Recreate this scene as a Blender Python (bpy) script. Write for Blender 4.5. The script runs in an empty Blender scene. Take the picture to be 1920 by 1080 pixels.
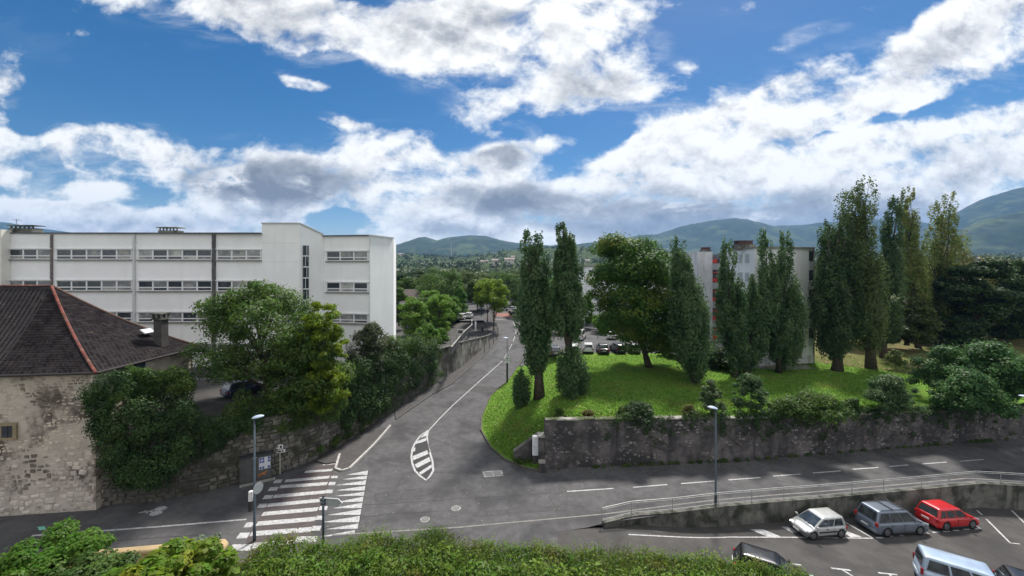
import bpy, math, random
import numpy as np
from mathutils import Vector, Matrix
sc = bpy.context.scene
C = sc.collection
R = math.radians
FPX, HZ, CH = 760.0, 500.0, 18.0      # focal length in photo pixels, horizon row, eye height in metres

# ---------------------------------------------------------------- camera
cam = bpy.data.cameras.new('camera'); cam_o = bpy.data.objects.new('camera', cam); C.objects.link(cam_o)
cam_o.location = (0, 0, CH); cam_o.rotation_euler = (R(90), 0, 0)
cam.sensor_width = 36; cam.lens = 36 * FPX / 1920; cam.shift_y = -40 / 1920
cam.clip_start = .1; cam.clip_end = 30000
sc.camera = cam_o

# ---------------------------------------------------------------- exposure
sc.view_settings.view_transform = 'Standard'; sc.view_settings.look = 'None'
sc.view_settings.gamma = 1; sc.view_settings.use_curve_mapping = False
sc.view_settings.exposure = 0.68
sc.cycles.max_bounces = 6; sc.cycles.transparent_max_bounces = 8; sc.cycles.volume_bounces = 0
sc.cycles.diffuse_bounces = 3; sc.cycles.use_denoising = True

# ---------------------------------------------------------------- sun
SUN_AZ, SUN_EL = R(27), R(57)          # azimuth measured from +Y towards +X
sd = Vector((math.sin(SUN_AZ) * math.cos(SUN_EL), math.cos(SUN_AZ) * math.cos(SUN_EL), math.sin(SUN_EL)))
sun = bpy.data.lights.new('sun', 'SUN'); sun.energy = 4.2; sun.angle = R(8); sun.color = (1, .95, .87)
sun_o = bpy.data.objects.new('sun', sun); C.objects.link(sun_o)
sun_o.rotation_euler = (-sd).to_track_quat('-Z', 'Y').to_euler(); sun_o.location = sd * 300

# ---------------------------------------------------------------- sky: daylight sky with clouds laid out by direction
W = bpy.data.worlds.new('World'); sc.world = W; W.use_nodes = True
W.cycles.sampling_method = 'MANUAL'; W.cycles.sample_map_resolution = 512
nt = W.node_tree; nt.nodes.clear(); NL = nt.links
def wn(t, **k):
    n = nt.nodes.new(t)
    for a, b in k.items(): setattr(n, a, b)
    return n
def wmath(op, a, b=None, c=None, clamp=False):
    n = wn('ShaderNodeMath', operation=op); n.use_clamp = clamp
    for i, v in enumerate((a, b, c)):
        if v is None: continue
        if isinstance(v, (int, float)): n.inputs[i].default_value = v
        else: NL.new(v, n.inputs[i])
    return n.outputs[0]
def wramp(v, a, b, lo=0., hi=1.):
    n = wn('ShaderNodeMapRange', interpolation_type='SMOOTHSTEP')
    NL.new(v, n.inputs[0]); n.inputs[1].default_value = a; n.inputs[2].default_value = b
    n.inputs[3].default_value = lo; n.inputs[4].default_value = hi
    return n.outputs[0]
def wmix(f, a, b):
    n = wn('ShaderNodeMix', data_type='RGBA')
    if isinstance(f, float): n.inputs[0].default_value = f
    else: NL.new(f, n.inputs[0])
    for i, v in ((6, a), (7, b)):
        if isinstance(v, tuple): n.inputs[i].default_value = (*v, 1)
        else: NL.new(v, n.inputs[i])
    return n.outputs[2]
tc = wn('ShaderNodeTexCoord'); sep = wn('ShaderNodeSeparateXYZ'); NL.new(tc.outputs['Generated'], sep.inputs[0])
dx, dy, dz = sep.outputs
yy = wmath('MAXIMUM', dy, .12)
uu = wmath('DIVIDE', dx, yy); vv = wmath('DIVIDE', dz, yy)
cmb = wn('ShaderNodeCombineXYZ'); NL.new(uu, cmb.inputs[0]); NL.new(vv, cmb.inputs[1])
uv = cmb.outputs[0]
# cloud-layer coordinates: direction projected on a flat layer overhead
den = wmath('ADD', wmath('MAXIMUM', dz, 0.0), .14)
cp = wn('ShaderNodeCombineXYZ'); NL.new(wmath('DIVIDE', dx, den), cp.inputs[0]); NL.new(wmath('DIVIDE', dy, den), cp.inputs[1])
NL.new(wmath('MULTIPLY', dz, 2.0), cp.inputs[2])
def wnoise(vec, scale, detail, rough, dist=0., off=(0, 0, 0), stretch=(1, 1, 1), rot=0.):
    m = wn('ShaderNodeMapping'); NL.new(vec, m.inputs[0]); m.inputs['Location'].default_value = off; m.inputs['Scale'].default_value = stretch
    m.inputs['Rotation'].default_value = (0, 0, rot)
    n = wn('ShaderNodeTexNoise'); NL.new(m.outputs[0], n.inputs['Vector'])
    n.inputs['Scale'].default_value = scale; n.inputs['Detail'].default_value = detail
    n.inputs['Roughness'].default_value = rough; n.inputs['Distortion'].default_value = dist
    return n.outputs[0]
def blobs(lst):
    acc = None
    for (px, py, rx, ry, rot, w) in lst:
        m = wn('ShaderNodeMapping', vector_type='TEXTURE'); NL.new(warp, m.inputs[0])
        m.inputs['Location'].default_value = ((px - 960) / FPX, (HZ - py) / FPX, 0)
        m.inputs['Rotation'].default_value = (0, 0, R(-rot)); m.inputs['Scale'].default_value = (rx / FPX, ry / FPX, 1)
        g = wn('ShaderNodeTexGradient', gradient_type='SPHERICAL'); NL.new(m.outputs[0], g.inputs[0])
        s = wramp(g.outputs[1], 0., .75)
        acc = wmath('MULTIPLY_ADD', s, w, acc if acc is not None else 0.0)
    return acc
# gentle warp of the layout so no edge is an ellipse
wnz = wn('ShaderNodeTexNoise'); NL.new(uv, wnz.inputs['Vector']); wnz.inputs['Scale'].default_value = 4.5; wnz.inputs['Detail'].default_value = 5
wa = wn('ShaderNodeVectorMath', operation='SUBTRACT'); NL.new(wnz.outputs[1], wa.inputs[0]); wa.inputs[1].default_value = (.5, .5, .5)
wb = wn('ShaderNodeVectorMath', operation='MULTIPLY_ADD'); NL.new(wa.outputs[0], wb.inputs[0]); wb.inputs[1].default_value = (.16, .10, 0); NL.new(uv, wb.inputs[2])
wf = wn('ShaderNodeVectorMath', operation='MULTIPLY'); NL.new(wb.outputs[0], wf.inputs[0]); wf.inputs[1].default_value = (1, 1, 0)
warp = wf.outputs[0]
CL = [ # px, py, rx, ry, rotation (clockwise on the picture), weight
 (400, -10, 420, 100, 14, 1.15), (640, 50, 300, 90, 8, 1.), (900, 70, 330, 130, 8, 1.), (1120, 110, 190, 150, 20, .95), (1020, 0, 330, 80, 0, .8), (1190, 40, 90, 90, 0, .5),
 (573, 150, 80, 26, 18, .9), (-10, 190, 75, 90, 0, 1.), (20, 262, 110, 42, 0, 1.), (10, 318, 120, 46, 12, 1.), (195, 282, 185, 85, 5, 1.4), (190, 355, 130, 24, 3, .8),
 (640, 232, 70, 20, 10, .8), (455, 325, 220, 95, 0, 1.), (620, 360, 170, 85, 0, .8), (60, 405, 260, 60, 0, 1.1), (330, 415, 330, 60, 0, .8), (150, 430, 260, 40, 0, .6),
 (740, 290, 160, 75, 14, .8), (800, 360, 220, 90, 0, .8), (895, 215, 95, 60, 0, .7), (1010, 205, 130, 45, 10, .6), (1045, 262, 70, 34, 0, .6), (945, 300, 150, 75, 0, .8),
 (960, 390, 260, 70, 0, .8), (1230, 350, 330, 110, -8, .9), (900, 440, 420, 50, 0, .6), (1180, 430, 360, 70, 0, .8), (1430, 400, 420, 100, 0, .95), (1420, 270, 260, 85, -12, .8),
 (1780, 320, 330, 130, -16, .95), (1700, 420, 420, 90, 0, .8), (1640, 120, 420, 75, -24, .8), (1840, 70, 260, 100, -26, .9), (1880, 190, 200, 80, -22, .6), (1560, 215, 300, 60, -14, .6), (1330, 210, 180, 70, -14, .55),
 (1640, 285, 300, 90, -6, 1.), (1250, 300, 260, 80, -10, .9), (1500, 330, 300, 70, 0, .6), (1290, 115, 50, 24, 0, .5), (1385, 15, 60, 26, 0, .5), (1500, 75, 230, 26, -26, .5), (1600, 190, 330, 45, -22, .7), (1780, 110, 330, 90, -26, .6), (1440, 190, 160, 40, -20, .5), (1250, 240, 120, 36, -10, .5), (1900, 260, 220, 90, -16, .6),
 (300, 470, 500, 60, 0, .5), (1100, 480, 700, 50, 0, .6), (1700, 480, 400, 50, 0, .6),
 (640, 412, 80, 26, 4, -.9), (1300, 80, 80, 40, -20, -.2), (300, 170, 330, 100, 0, -.5), (700, 200, 150, 40, 0, -.4), (1545, 265, 90, 10, -10, -.5), (1150, 255, 120, 20, -14, -.35), (1400, 110, 120, 40, -24, -.3), (1640, 225, 200, 14, -20, -.45), (1800, 175, 160, 12, -20, -.4)]
GR = [(500, 345, 190, 70, 0, 1.), (400, 330, 100, 45, 0, .5), (945, 290, 110, 45, 0, .95), (950, 372, 170, 34, 0, .9), (1420, 420, 480, 80, -3, .7), (1180, 400, 300, 70, 0, .5), (1120, 150, 170, 60, 0, .4),
      (600, 30, 420, 70, 8, .3), (880, 30, 260, 60, 0, .3), (1700, 410, 380, 70, 0, .35), (1750, 90, 300, 50, -24, .18), (620, 350, 120, 50, 0, .4), (820, 410, 300, 50, 0, .35), (1080, 180, 120, 30, 0, .3), (260, 425, 320, 30, 0, .35), (1840, 300, 200, 70, -14, .2)]
cov = blobs(CL); gry = blobs(GR)
# outside the frame: cloud from noise alone, cover raised to brighten the shaded walls
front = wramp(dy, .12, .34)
n1 = wnoise(uv, 5.2, 9, .54, .35, (3.1, 1.7, 0), (1, 1.5, 1), R(12))
n2 = wnoise(cp.outputs[0], 1.35, 9, .6, .4, (7.3, 2.1, 0))
n3 = wnoise(uv, 15, 9, .66, .2, (1.3, 5.2, 0), (1, 1.25, 1), R(12))
nn = wmath('ADD', wmath('MULTIPLY', n1, .50), wmath('ADD', wmath('MULTIPLY', n2, .34), wmath('MULTIPLY', n3, .24)))
shift = .055
n1s = wnoise(uv, 5.2, 9, .54, .35, (3.1 - shift * .3, 1.7 + shift, 0), (1, 1.5, 1), R(12))
n3s = wnoise(uv, 15, 9, .66, .2, (1.3 - .01, 5.2 + .03, 0), (1, 1.25, 1), R(12))
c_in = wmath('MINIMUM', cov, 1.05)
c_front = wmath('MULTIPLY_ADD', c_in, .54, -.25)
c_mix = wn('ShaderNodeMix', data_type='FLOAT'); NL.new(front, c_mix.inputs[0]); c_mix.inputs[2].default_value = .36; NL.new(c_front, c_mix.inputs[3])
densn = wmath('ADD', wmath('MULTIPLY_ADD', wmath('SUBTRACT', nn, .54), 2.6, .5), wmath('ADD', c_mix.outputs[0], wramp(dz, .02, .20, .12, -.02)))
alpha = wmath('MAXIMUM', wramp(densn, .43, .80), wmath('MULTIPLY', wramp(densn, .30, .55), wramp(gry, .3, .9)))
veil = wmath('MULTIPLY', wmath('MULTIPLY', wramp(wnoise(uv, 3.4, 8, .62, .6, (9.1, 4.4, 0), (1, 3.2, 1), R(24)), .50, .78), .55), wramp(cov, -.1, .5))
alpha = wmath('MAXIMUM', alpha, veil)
thick = wramp(densn, .60, 1.0)
lit = wmath('ADD', wmath('MULTIPLY', wmath('SUBTRACT', n1, n1s), 1.7), wmath('MULTIPLY', wmath('SUBTRACT', n3, n3s), .7))
# shade of the cloud: bright rims, grey undersides
g1 = wmath('MULTIPLY', gry, wramp(densn, .5, .85))
g2 = wmath('ADD', wmath('MULTIPLY', g1, .85), wmath('MULTIPLY', thick, .10))
g3 = wmath('ADD', wmath('SUBTRACT', g2, lit), wmath('MULTIPLY', wmath('SUBTRACT', n3, .5), -.35), clamp=True)
cr = wn('ShaderNodeValToRGB'); NL.new(g3, cr.inputs[0])
els = cr.color_ramp.elements
els[0].position = 0; els[0].color = (6.9, 6.9, 6.7, 1)
els[1].position = 1; els[1].color = (1.5, 1.6, 1.78, 1)
e = els.new(.25); e.color = (5.2, 5.25, 5.3, 1)
e = els.new(.55); e.color = (2.9, 3.05, 3.25, 1)
sky = wn('ShaderNodeTexSky', sky_type='NISHITA'); sky.sun_disc = False
sky.sun_elevation = SUN_EL; sky.sun_rotation = SUN_AZ; sky.altitude = 300; sky.air_density = 1.0; sky.dust_density = .6; sky.ozone_density = 2.5
hsv = wn('ShaderNodeHueSaturation'); NL.new(sky.outputs[0], hsv.inputs['Color']); hsv.inputs['Saturation'].default_value = 1.42; hsv.inputs['Value'].default_value = .54
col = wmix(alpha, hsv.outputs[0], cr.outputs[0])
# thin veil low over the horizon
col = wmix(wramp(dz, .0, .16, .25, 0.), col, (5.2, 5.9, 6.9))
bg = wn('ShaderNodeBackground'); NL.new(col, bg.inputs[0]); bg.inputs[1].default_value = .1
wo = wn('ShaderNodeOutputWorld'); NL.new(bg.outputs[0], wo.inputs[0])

# ================================================================ helpers
rnd = random.Random(7); rng = np.random.default_rng(7)
def link(o, parent=None):
    C.objects.link(o)
    if parent is not None: o.parent = parent
    return o
def tag(o, label=None, cat=None, group=None, kind=None):
    if label: o['label'] = label
    if cat: o['category'] = cat
    if group: o['group'] = group
    if kind: o['kind'] = kind
    return o
def empty(name, loc=(0, 0, 0), rz=0, parent=None):
    o = bpy.data.objects.new(name, None); link(o, parent); o.location = loc; o.rotation_euler = (0, 0, rz); o.empty_display_size = .3
    return o
class MB:
    def __init__(s): s.v = []; s.f = []
    def add(s, vs, fs):
        b = len(s.v); s.v += [tuple(v) for v in vs]; s.f += [tuple(b + i for i in f) for f in fs]
    def quad(s, a, b, c, d): s.add([a, b, c, d], [(0, 1, 2, 3)])
    def poly(s, p): s.add(p, [tuple(range(len(p)))])
    def box(s, c, d, rz=0., rx=0., ry=0.):
        M_ = Matrix.Rotation(rz, 3, 'Z') @ Matrix.Rotation(ry, 3, 'Y') @ Matrix.Rotation(rx, 3, 'X')
        vs = [Vector(c) + M_ @ Vector((x * d[0] / 2, y * d[1] / 2, z * d[2] / 2)) for x in (-1, 1) for y in (-1, 1) for z in (-1, 1)]
        s.add(vs, [(0, 1, 3, 2), (4, 6, 7, 5), (0, 4, 5, 1), (2, 3, 7, 6), (0, 2, 6, 4), (1, 5, 7, 3)])
    def bar(s, a, b, w, h=None):
        a = Vector(a); b = Vector(b); h = h or w; d = (b - a); L = d.length
        if L < 1e-6: return
        q = d.to_track_quat('X', 'Z').to_matrix()
        vs = [(a + b) / 2 + q @ Vector((x * L / 2, y * w / 2, z * h / 2)) for x in (-1, 1) for y in (-1, 1) for z in (-1, 1)]
        s.add(vs, [(0, 1, 3, 2), (4, 6, 7, 5), (0, 4, 5, 1), (2, 3, 7, 6), (0, 2, 6, 4), (1, 5, 7, 3)])
    def tube(s, pts, rad, n=8, cap=True):
        pts = [Vector(p) for p in pts]
        if not hasattr(rad, '__len__'): rad = [rad] * len(pts)
        b = len(s.v); m = len(pts)
        for i, p in enumerate(pts):
            t = (pts[min(i + 1, m - 1)] - pts[max(i - 1, 0)])
            q = t.to_track_quat('Z', 'Y').to_matrix() if t.length > 1e-9 else Matrix.Identity(3)
            for k in range(n):
                a = 2 * math.pi * k / n
                s.v.append(tuple(p + q @ Vector((math.cos(a) * rad[i], math.sin(a) * rad[i], 0))))
        for i in range(m - 1):
            for k in range(n):
                k2 = (k + 1) % n
                s.f.append((b + i * n + k, b + i * n + k2, b + (i + 1) * n + k2, b + (i + 1) * n + k))
        if cap:
            s.f.append(tuple(b + k for k in reversed(range(n)))); s.f.append(tuple(b + (m - 1) * n + k for k in range(n)))
    def disc(s, c, r, n=24, ry=None, rz=0.):
        ry = r if ry is None else ry
        s.poly([(c[0] + math.cos(rz) * r * math.cos(2 * math.pi * k / n) - math.sin(rz) * ry * math.sin(2 * math.pi * k / n),
                 c[1] + math.sin(rz) * r * math.cos(2 * math.pi * k / n) + math.cos(rz) * ry * math.sin(2 * math.pi * k / n), c[2]) for k in range(n)])
    def prism(s, poly, z0, z1):
        n = len(poly)
        s.add([(x, y, z0) for x, y in poly] + [(x, y, z1) for x, y in poly],
              [tuple(reversed(range(n))), tuple(range(n, 2 * n))] + [(i, (i + 1) % n, n + (i + 1) % n, n + i) for i in range(n)])
    def mesh(s, name, m, smooth=False):
        me = bpy.data.meshes.new(name); me.from_pydata(s.v, [], s.f)
        if m: me.materials.append(m)
        if smooth: me.polygons.foreach_set('use_smooth', [True] * len(me.polygons))
        me.update(); return me
    def build(s, name, m, parent=None, smooth=False, kind=None, label=None, loc=None):
        o = bpy.data.objects.new(name, s.mesh(name, m, smooth)); link(o, parent)
        if kind: o['kind'] = kind
        if label: o['label'] = label
        if loc: o.location = loc
        return o
def fixn(o):
    import bmesh
    b = bmesh.new(); b.from_mesh(o.data); bmesh.ops.recalc_face_normals(b, faces=b.faces); b.to_mesh(o.data); b.free(); return o
def sm(t): t = max(0., min(1., t)); return t * t * (3 - 2 * t)
def interp(tab, x):
    if x <= tab[0][0]: return tab[0][1]
    for (a, b), (c, d) in zip(tab, tab[1:]):
        if x <= c: return b + (d - b) * (x - a) / (c - a)
    return tab[-1][1]

# ---------------------------------------------------------------- materials
def M(name, c1, c2=None, scale=4., rough=.85, bump=0., bscale=None, spec=.3, metal=0., c3=None, s3=.6, streak=None, isl=0., detail=6, thr=(.35, .65), thr3=(.5, .7), obj=0., streakc=None, transl=0., coat=0., stretch=(1, 1, 1)):
    m = bpy.data.materials.new(name); m.use_nodes = True; t = m.node_tree; n = t.nodes; L = t.links
    b = n['Principled BSDF']; b.inputs['Roughness'].default_value = rough; b.inputs['Metallic'].default_value = metal
    b.inputs['Specular IOR Level'].default_value = spec; b.inputs['Base Color'].default_value = (*c1, 1)
    if coat: b.inputs['Coat Weight'].default_value = coat; b.inputs['Coat Roughness'].default_value = .06
    g = n.new('ShaderNodeNewGeometry'); pos = g.outputs['Position']
    def noise(sc_, det=detail, vec=None, st=None, ro=.6):
        x = n.new('ShaderNodeTexNoise'); x.inputs['Scale'].default_value = sc_; x.inputs['Detail'].default_value = det; x.inputs['Roughness'].default_value = ro
        if st:
            mp = n.new('ShaderNodeMapping'); L.new(pos, mp.inputs[0]); mp.inputs['Scale'].default_value = st; L.new(mp.outputs[0], x.inputs['Vector'])
        else: L.new(pos, x.inputs['Vector'])
        return x.outputs[0]
    def rmp(v, a, b_):
        x = n.new('ShaderNodeMapRange'); x.interpolation_type = 'SMOOTHSTEP'; L.new(v, x.inputs[0]); x.inputs[1].default_value = a; x.inputs[2].default_value = b_; return x.outputs[0]
    def mix(f, a, b_):
        x = n.new('ShaderNodeMix'); x.data_type = 'RGBA'
        if isinstance(f, float): x.inputs[0].default_value = f
        else: L.new(f, x.inputs[0])
        for i, v in ((6, a), (7, b_)):
            if isinstance(v, tuple): x.inputs[i].default_value = (*v, 1)
            else: L.new(v, x.inputs[i])
        return x.outputs[2]
    cur = c1
    if c2: cur = mix(rmp(noise(scale, st=stretch if stretch != (1, 1, 1) else None), *thr), cur, c2)
    if c3: cur = mix(rmp(noise(s3, 7), *thr3), cur, c3)
    if streak: cur = mix(rmp(noise(streak, 5, st=(1, 1, .12)), .48, .72), cur, streakc or (.03, .03, .028))
    if isl or obj:
        src = g.outputs['Random Per Island'] if isl else n.new('ShaderNodeObjectInfo').outputs['Random']
        amt = isl or obj
        x = n.new('ShaderNodeMapRange'); L.new(src, x.inputs[0]); x.inputs[3].default_value = 1 - amt; x.inputs[4].default_value = 1 + amt
        h = n.new('ShaderNodeHueSaturation'); L.new(x.outputs[0], h.inputs['Value'])
        if isinstance(cur, tuple): h.inputs['Color'].default_value = (*cur, 1)
        else: L.new(cur, h.inputs['Color'])
        y = n.new('ShaderNodeMath'); y.operation = 'MULTIPLY_ADD'; L.new(src, y.inputs[0]); y.inputs[1].default_value = .03 * (1 if isl else 0); y.inputs[2].default_value = .5 - .015 * (1 if isl else 0); L.new(y.outputs[0], h.inputs['Hue'])
        cur = h.outputs[0]
    if not isinstance(cur, tuple): L.new(cur, b.inputs['Base Color'])
    if bump:
        bn = n.new('ShaderNodeBump'); bn.inputs['Strength'].default_value = bump; bn.inputs['Distance'].default_value = .05
        L.new(noise(bscale or scale * 3, 8), bn.inputs['Height']); L.new(bn.outputs[0], b.inputs['Normal'])
    if transl:
        tr = n.new('ShaderNodeBsdfTranslucent'); ms = n.new('ShaderNodeMixShader'); ms.inputs[0].default_value = transl
        if isinstance(cur, tuple): tr.inputs[0].default_value = (*cur, 1)
        else:
            hh = n.new('ShaderNodeHueSaturation'); L.new(cur, hh.inputs['Color']); hh.inputs['Value'].default_value = 1.6; hh.inputs['Hue'].default_value = .5; L.new(hh.outputs[0], tr.inputs[0])
        L.new(b.outputs[0], ms.inputs[1]); L.new(tr.outputs[0], ms.inputs[2]); L.new(ms.outputs[0], n['Material Output'].inputs[0])
    return m
asphalt = M('asphalt', (.078, .077, .080), (.102, .100, .104), 1.6, .9, .8, 40, c3=(.054, .053, .057), s3=.30, thr3=(.44, .66))
asphalt_lot = M('asphalt_lot', (.058, .055, .054), (.076, .073, .071), .9, .9, .6, 26, c3=(.042, .040, .040), s3=.3, thr3=(.45, .7))
asphalt_new = M('asphalt_walk', (.058, .055, .057), (.075, .072, .072), 2., .92, .4, 30)
tar = M('tar', (.024, .024, .026), (.034, .034, .035), 8, .6)
paint = M('road_paint', (.44, .44, .45), (.28, .28, .29), 5., .7, .2, 30, c3=(.13, .13, .13), s3=2.2, thr3=(.56, .76))
paint_old = M('worn_paint', (.38, .38, .38), (.22, .22, .22), 4., .8, .2, 30, c3=(.13, .13, .135), s3=3., thr3=(.45, .65))
brickred = M('crossing_surface', (.066, .055, .057), (.082, .070, .071), 2., .9, .3, 25)
kerbm = M('kerb_stone', (.30, .29, .27), (.2, .195, .18), 3., .9, .3, 15)
soil = M('soil', (.06, .045, .03), (.09, .07, .045), 1., 1, .6)
lawnm = M('lawn_grass', (.085, .175, .022), (.115, .205, .028), .8, 1., 1., 9, c3=(.17, .19, .05), s3=.45, thr3=(.56, .76), spec=.1)
drylawn = M('dry_grass', (.16, .13, .06), (.09, .11, .035), .5, 1., 1., 9, spec=.1)
white = M('white_render', (.84, .845, .86), (.80, .805, .82), .5, .9, .1, 12, streak=.8, streakc=(.775, .78, .79))
whitev = M('white_frame', (.72, .73, .75), None, rough=.5)
glass = M('window_glass', (.035, .045, .06), (.10, .11, .12), .9, .12, spec=.6, thr=(.5, .75))
darkmetal = M('dark_metal', (.05, .055, .065), None, rough=.45, metal=.4, spec=.5)
greymetal = M('grey_metal', (.22, .24, .27), None, rough=.4, metal=.6)
galv = M('galvanised_rail', (.40, .41, .40), (.30, .31, .31), 3, .45, metal=.3)
bark = M('bark', (.085, .068, .05), (.045, .036, .028), 3., .95, .8, 14)
conc = M('stained_concrete', (.17, .165, .15), (.11, .11, .10), 1.2, .95, .5, 12, c3=(.035, .04, .03), s3=.8, thr3=(.45, .65), streak=1.4, streakc=(.04, .042, .035))

# ---------------------------------------------------------------- photo row/column -> point of the place
def clampz(z, a, b): return max(a, min(b, z))
def zs(X, Y):                       # the road: level along the front, climbing up the side street
    t = Y - (40 + max(0., X - 3) * .15)
    if t <= 0: return 0.
    z = .0726 * t * t / 16 if t < 8 else .0726 * (t - 4)
    return min(z, 4.5)
def G(px, py, z=0.): Y = FPX * (CH - z) / (py - HZ); return Vector(((px - 960) * Y / FPX, Y, z))
def P(px, py, Y): return Vector(((px - 960) * Y / FPX, Y, CH - (py - HZ) * Y / FPX))
def GF(px, py, f, off=0.):
    lo, hi = 10., 400.
    for _ in range(50):
        m = (lo + hi) / 2; X = (px - 960) * m / FPX
        if CH - (py - HZ) * m / FPX > f(X, m): lo = m
        else: hi = m
    X = (px - 960) * lo / FPX
    return Vector((X, lo, f(X, lo) + off))
def GS(px, py, off=0.): return GF(px, py, zs, off)

# reference lines read off the picture
WALLB = [GS(*p) for p in [(300, 940), (380, 922), (450, 906), (516, 891), (591, 862), (672, 816), (740, 770), (813, 722), (864, 690), (900, 659), (923, 634)]]   # foot of the retaining wall
KERBR = [GS(*p) for p in [(1027, 886), (1010, 884), (983, 878), (947, 863), (920, 840), (902, 807), (903, 783), (920, 743), (952, 715), (975, 683), (992, 655), (1000, 630), (1002, 610)]]
KERBL = [GS(*p) for p in [(742, 787), (808, 741.5), (842, 723), (885, 688), (926.7, 649), (937, 634), (937, 622), (933, 612), (927, 604), (926, 597)]]
def XR(Y):
    pts = sorted([(p.y, p.x) for p in KERBR]); return interp(pts, Y)
def XL(Y):
    pts = sorted([(p.y, p.x) for p in WALLB]); return interp(pts, Y)
NB = [(-70, 24.5), (-36.9, 29.2), (-30, 30.1), (-27, 31.1), (2.84, 36.0), (21.8, 37.7), (36.3, 40.), (53.7, 42.5), (120, 52.)]
LW = [(3, 28.0), (6.4, 28.2), (8.7, 29.0), (11.8, 29.4), (15.5, 30.1), (20.9, 30.85), (23.85, 31.2), (29.6, 32.0), (33.1, 32.5), (38.4, 33.3), (40.2, 33.1), (47, 32.2), (75, 29.)]
def zl(X, Y=0):                     # the sunken car park
    return -1.3 * sm((X - 3.5) / 13) - .5 * sm((X - 14) / 26)
def zsouth(X): return interp(LW, X) if X > 3 else 14.
def zlawn(X, Y):
    xr = XR(Y); d = max(0., X - xr); zk = zs(xr, Y) + .1
    s_ = .66 if Y < 41 else .66 - .2 * sm((Y - 41) / 12)
    top = 3.95 - .55 * sm((X - 25) / 45) * (1 - sm((Y - 44) / 10))
    h = s_ * d
    H = max(0.05, top - zk)
    return zk + H * (1 - math.exp(-(h / H) ** 1.6)) if h > 0 else zk
def zcourt(X, Y): return 5.2 + (min(5.2, zs(X, Y) + .12) - 5.2) * sm((Y - 62) / 32)

def sheet(name, xs, ysf, zf, m, drop=None, parent=None, kind='structure', smooth=True):
    b = MB(); cols = []
    for x in xs:
        ys = ysf(x); cols.append([(x, y, zf(x, y)) for y in ys])
    n = len(cols[0])
    for c in cols: b.v += c
    for i in range(len(cols) - 1):
        for j in range(n - 1):
            q = (i * n + j, (i + 1) * n + j, (i + 1) * n + j + 1, i * n + j + 1)
            if drop:
                cx = sum(b.v[k][0] for k in q) / 4; cy = sum(b.v[k][1] for k in q) / 4
                if drop(cx, cy): continue
            b.f.append(q)
    return b.build(name, m, parent, smooth, kind)
def lin(a, b, n): return [a + (b - a) * i / (n - 1) for i in range(n)]

# ================================================================ ground
def zfar(X, Y):
    if Y < 75: return -2.6
    t = sm((Y - 75) / 25); z = -2.6 + t * 6.2
    return z - 8 * sm((Y - 260) / 600)
gx = [-9000, -5000, -2500, -1200, -600, -300] + lin(-200, 200, 41) + [300, 600, 1200, 2500, 5000, 9000]
gy = [-400, -100, 0, 40] + lin(70, 110, 21) + lin(120, 300, 10) + lin(350, 900, 12) + [1500, 3000, 6000, 10000]
groundm = M('valley_ground', (.05, .075, .022), (.08, .10, .035), .02, 1, 0, c3=(.035, .05, .02), s3=.004)
sheet('ground', gx, lambda x: gy, zfar, groundm)
rx = sorted(set([-90, -80, -70] + lin(-66, 3, 92) + [3.001] + lin(4, 60, 75) + [70, 80, 100, 120]))
road = sheet('road', rx, lambda x: lin(zsouth(x), 56, 61) + lin(57, 110, 54) + lin(115, 230, 12), zs, asphalt)
lot = sheet('car_park', [3.001] + lin(4, 75, 80), lambda x: lin(8, interp(LW, x), 30), zl, asphalt_lot)
sheet('garden_soil', lin(-75, 12, 60), lambda x: lin(2, 24.2 if x < 3 else 22.8 - (x - 3) * .08, 12), lambda x, y: .03 + max(-1.3 * sm((x - 3.5) / 13), -9), soil)
# school yard
def court_xs(): return lin(-140, 0, 120)
yard = MB()
ys = lin(30.6, 60, 40) + lin(61, 100, 40)
for y in ys:
    xe = (XL(y) - .35) if y < 84 else interp([(84, -4.2), (92, -5.6), (100, -6.5)], y)
    if y < 33.9: xe = min(xe, interp([(30.0, -31.), (31.1, -27.2), (33.9, -22.9)], y))
    xs_ = [-160, -120, -90, -70, -60, -50, -42, -36] + lin(-31.5, -20, 6)
    row = [min(x, xe - .01 * (len(xs_) - i)) for i, x in enumerate(xs_)] + [xe]
    yard.v += [(x, y, zcourt(x, y)) for x in row]
nr = len(xs_) + 1
for j in range(len(ys) - 1):
    for i in range(nr - 1): yard.f.append((j * nr + i, j * nr + i + 1, (j + 1) * nr + i + 1, (j + 1) * nr + i))
yard.build('courtyard', asphalt_lot, None, True, 'structure')
sheet('parking_terrace', lin(-80, -7, 24), lambda x: lin(100.5, 160, 14), lambda x, y: 4.585, asphalt)
# lawn behind its retaining wall
def Nl(x): return interp(NB, x)
lxs = sorted(set(lin(-4, 12, 60) + lin(12.4, 60, 90) + lin(62, 100, 14)))
b = MB(); rows = []
lys = lin(35.1, 48, 60) + lin(48.4, 66, 40) + lin(67, 96, 20)
for y in lys:
    x0 = XR(y) + .12
    rows.append([x0 + (100 - x0) * (t ** 2.2) for t in lin(0, 1, 110)])
for y, r in zip(lys, rows): b.v += [(x, y, zlawn(x, y) + .02) for x in r]
for j in range(len(lys) - 1):
    for i in range(109):
        q = (j * 110 + i, j * 110 + i + 1, (j + 1) * 110 + i + 1, (j + 1) * 110 + i)
        cx = sum(b.v[k][0] for k in q) / 4; cy = sum(b.v[k][1] for k in q) / 4
        if cx > 2.3 and cy < Nl(cx) + .33: continue
        if cy > 66 and cx < 24: continue
        b.f.append(q)
lawn = b.build('lawn', lawnm, None, True, 'structure')
sheet('lawn', lin(3.2, 100, 120), lambda x: [Nl(x) + .3, Nl(x) + .8, Nl(x) + 1.6, Nl(x) + 2.6], lambda x, y: zlawn(x, y) - .012, lawnm)
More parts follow.
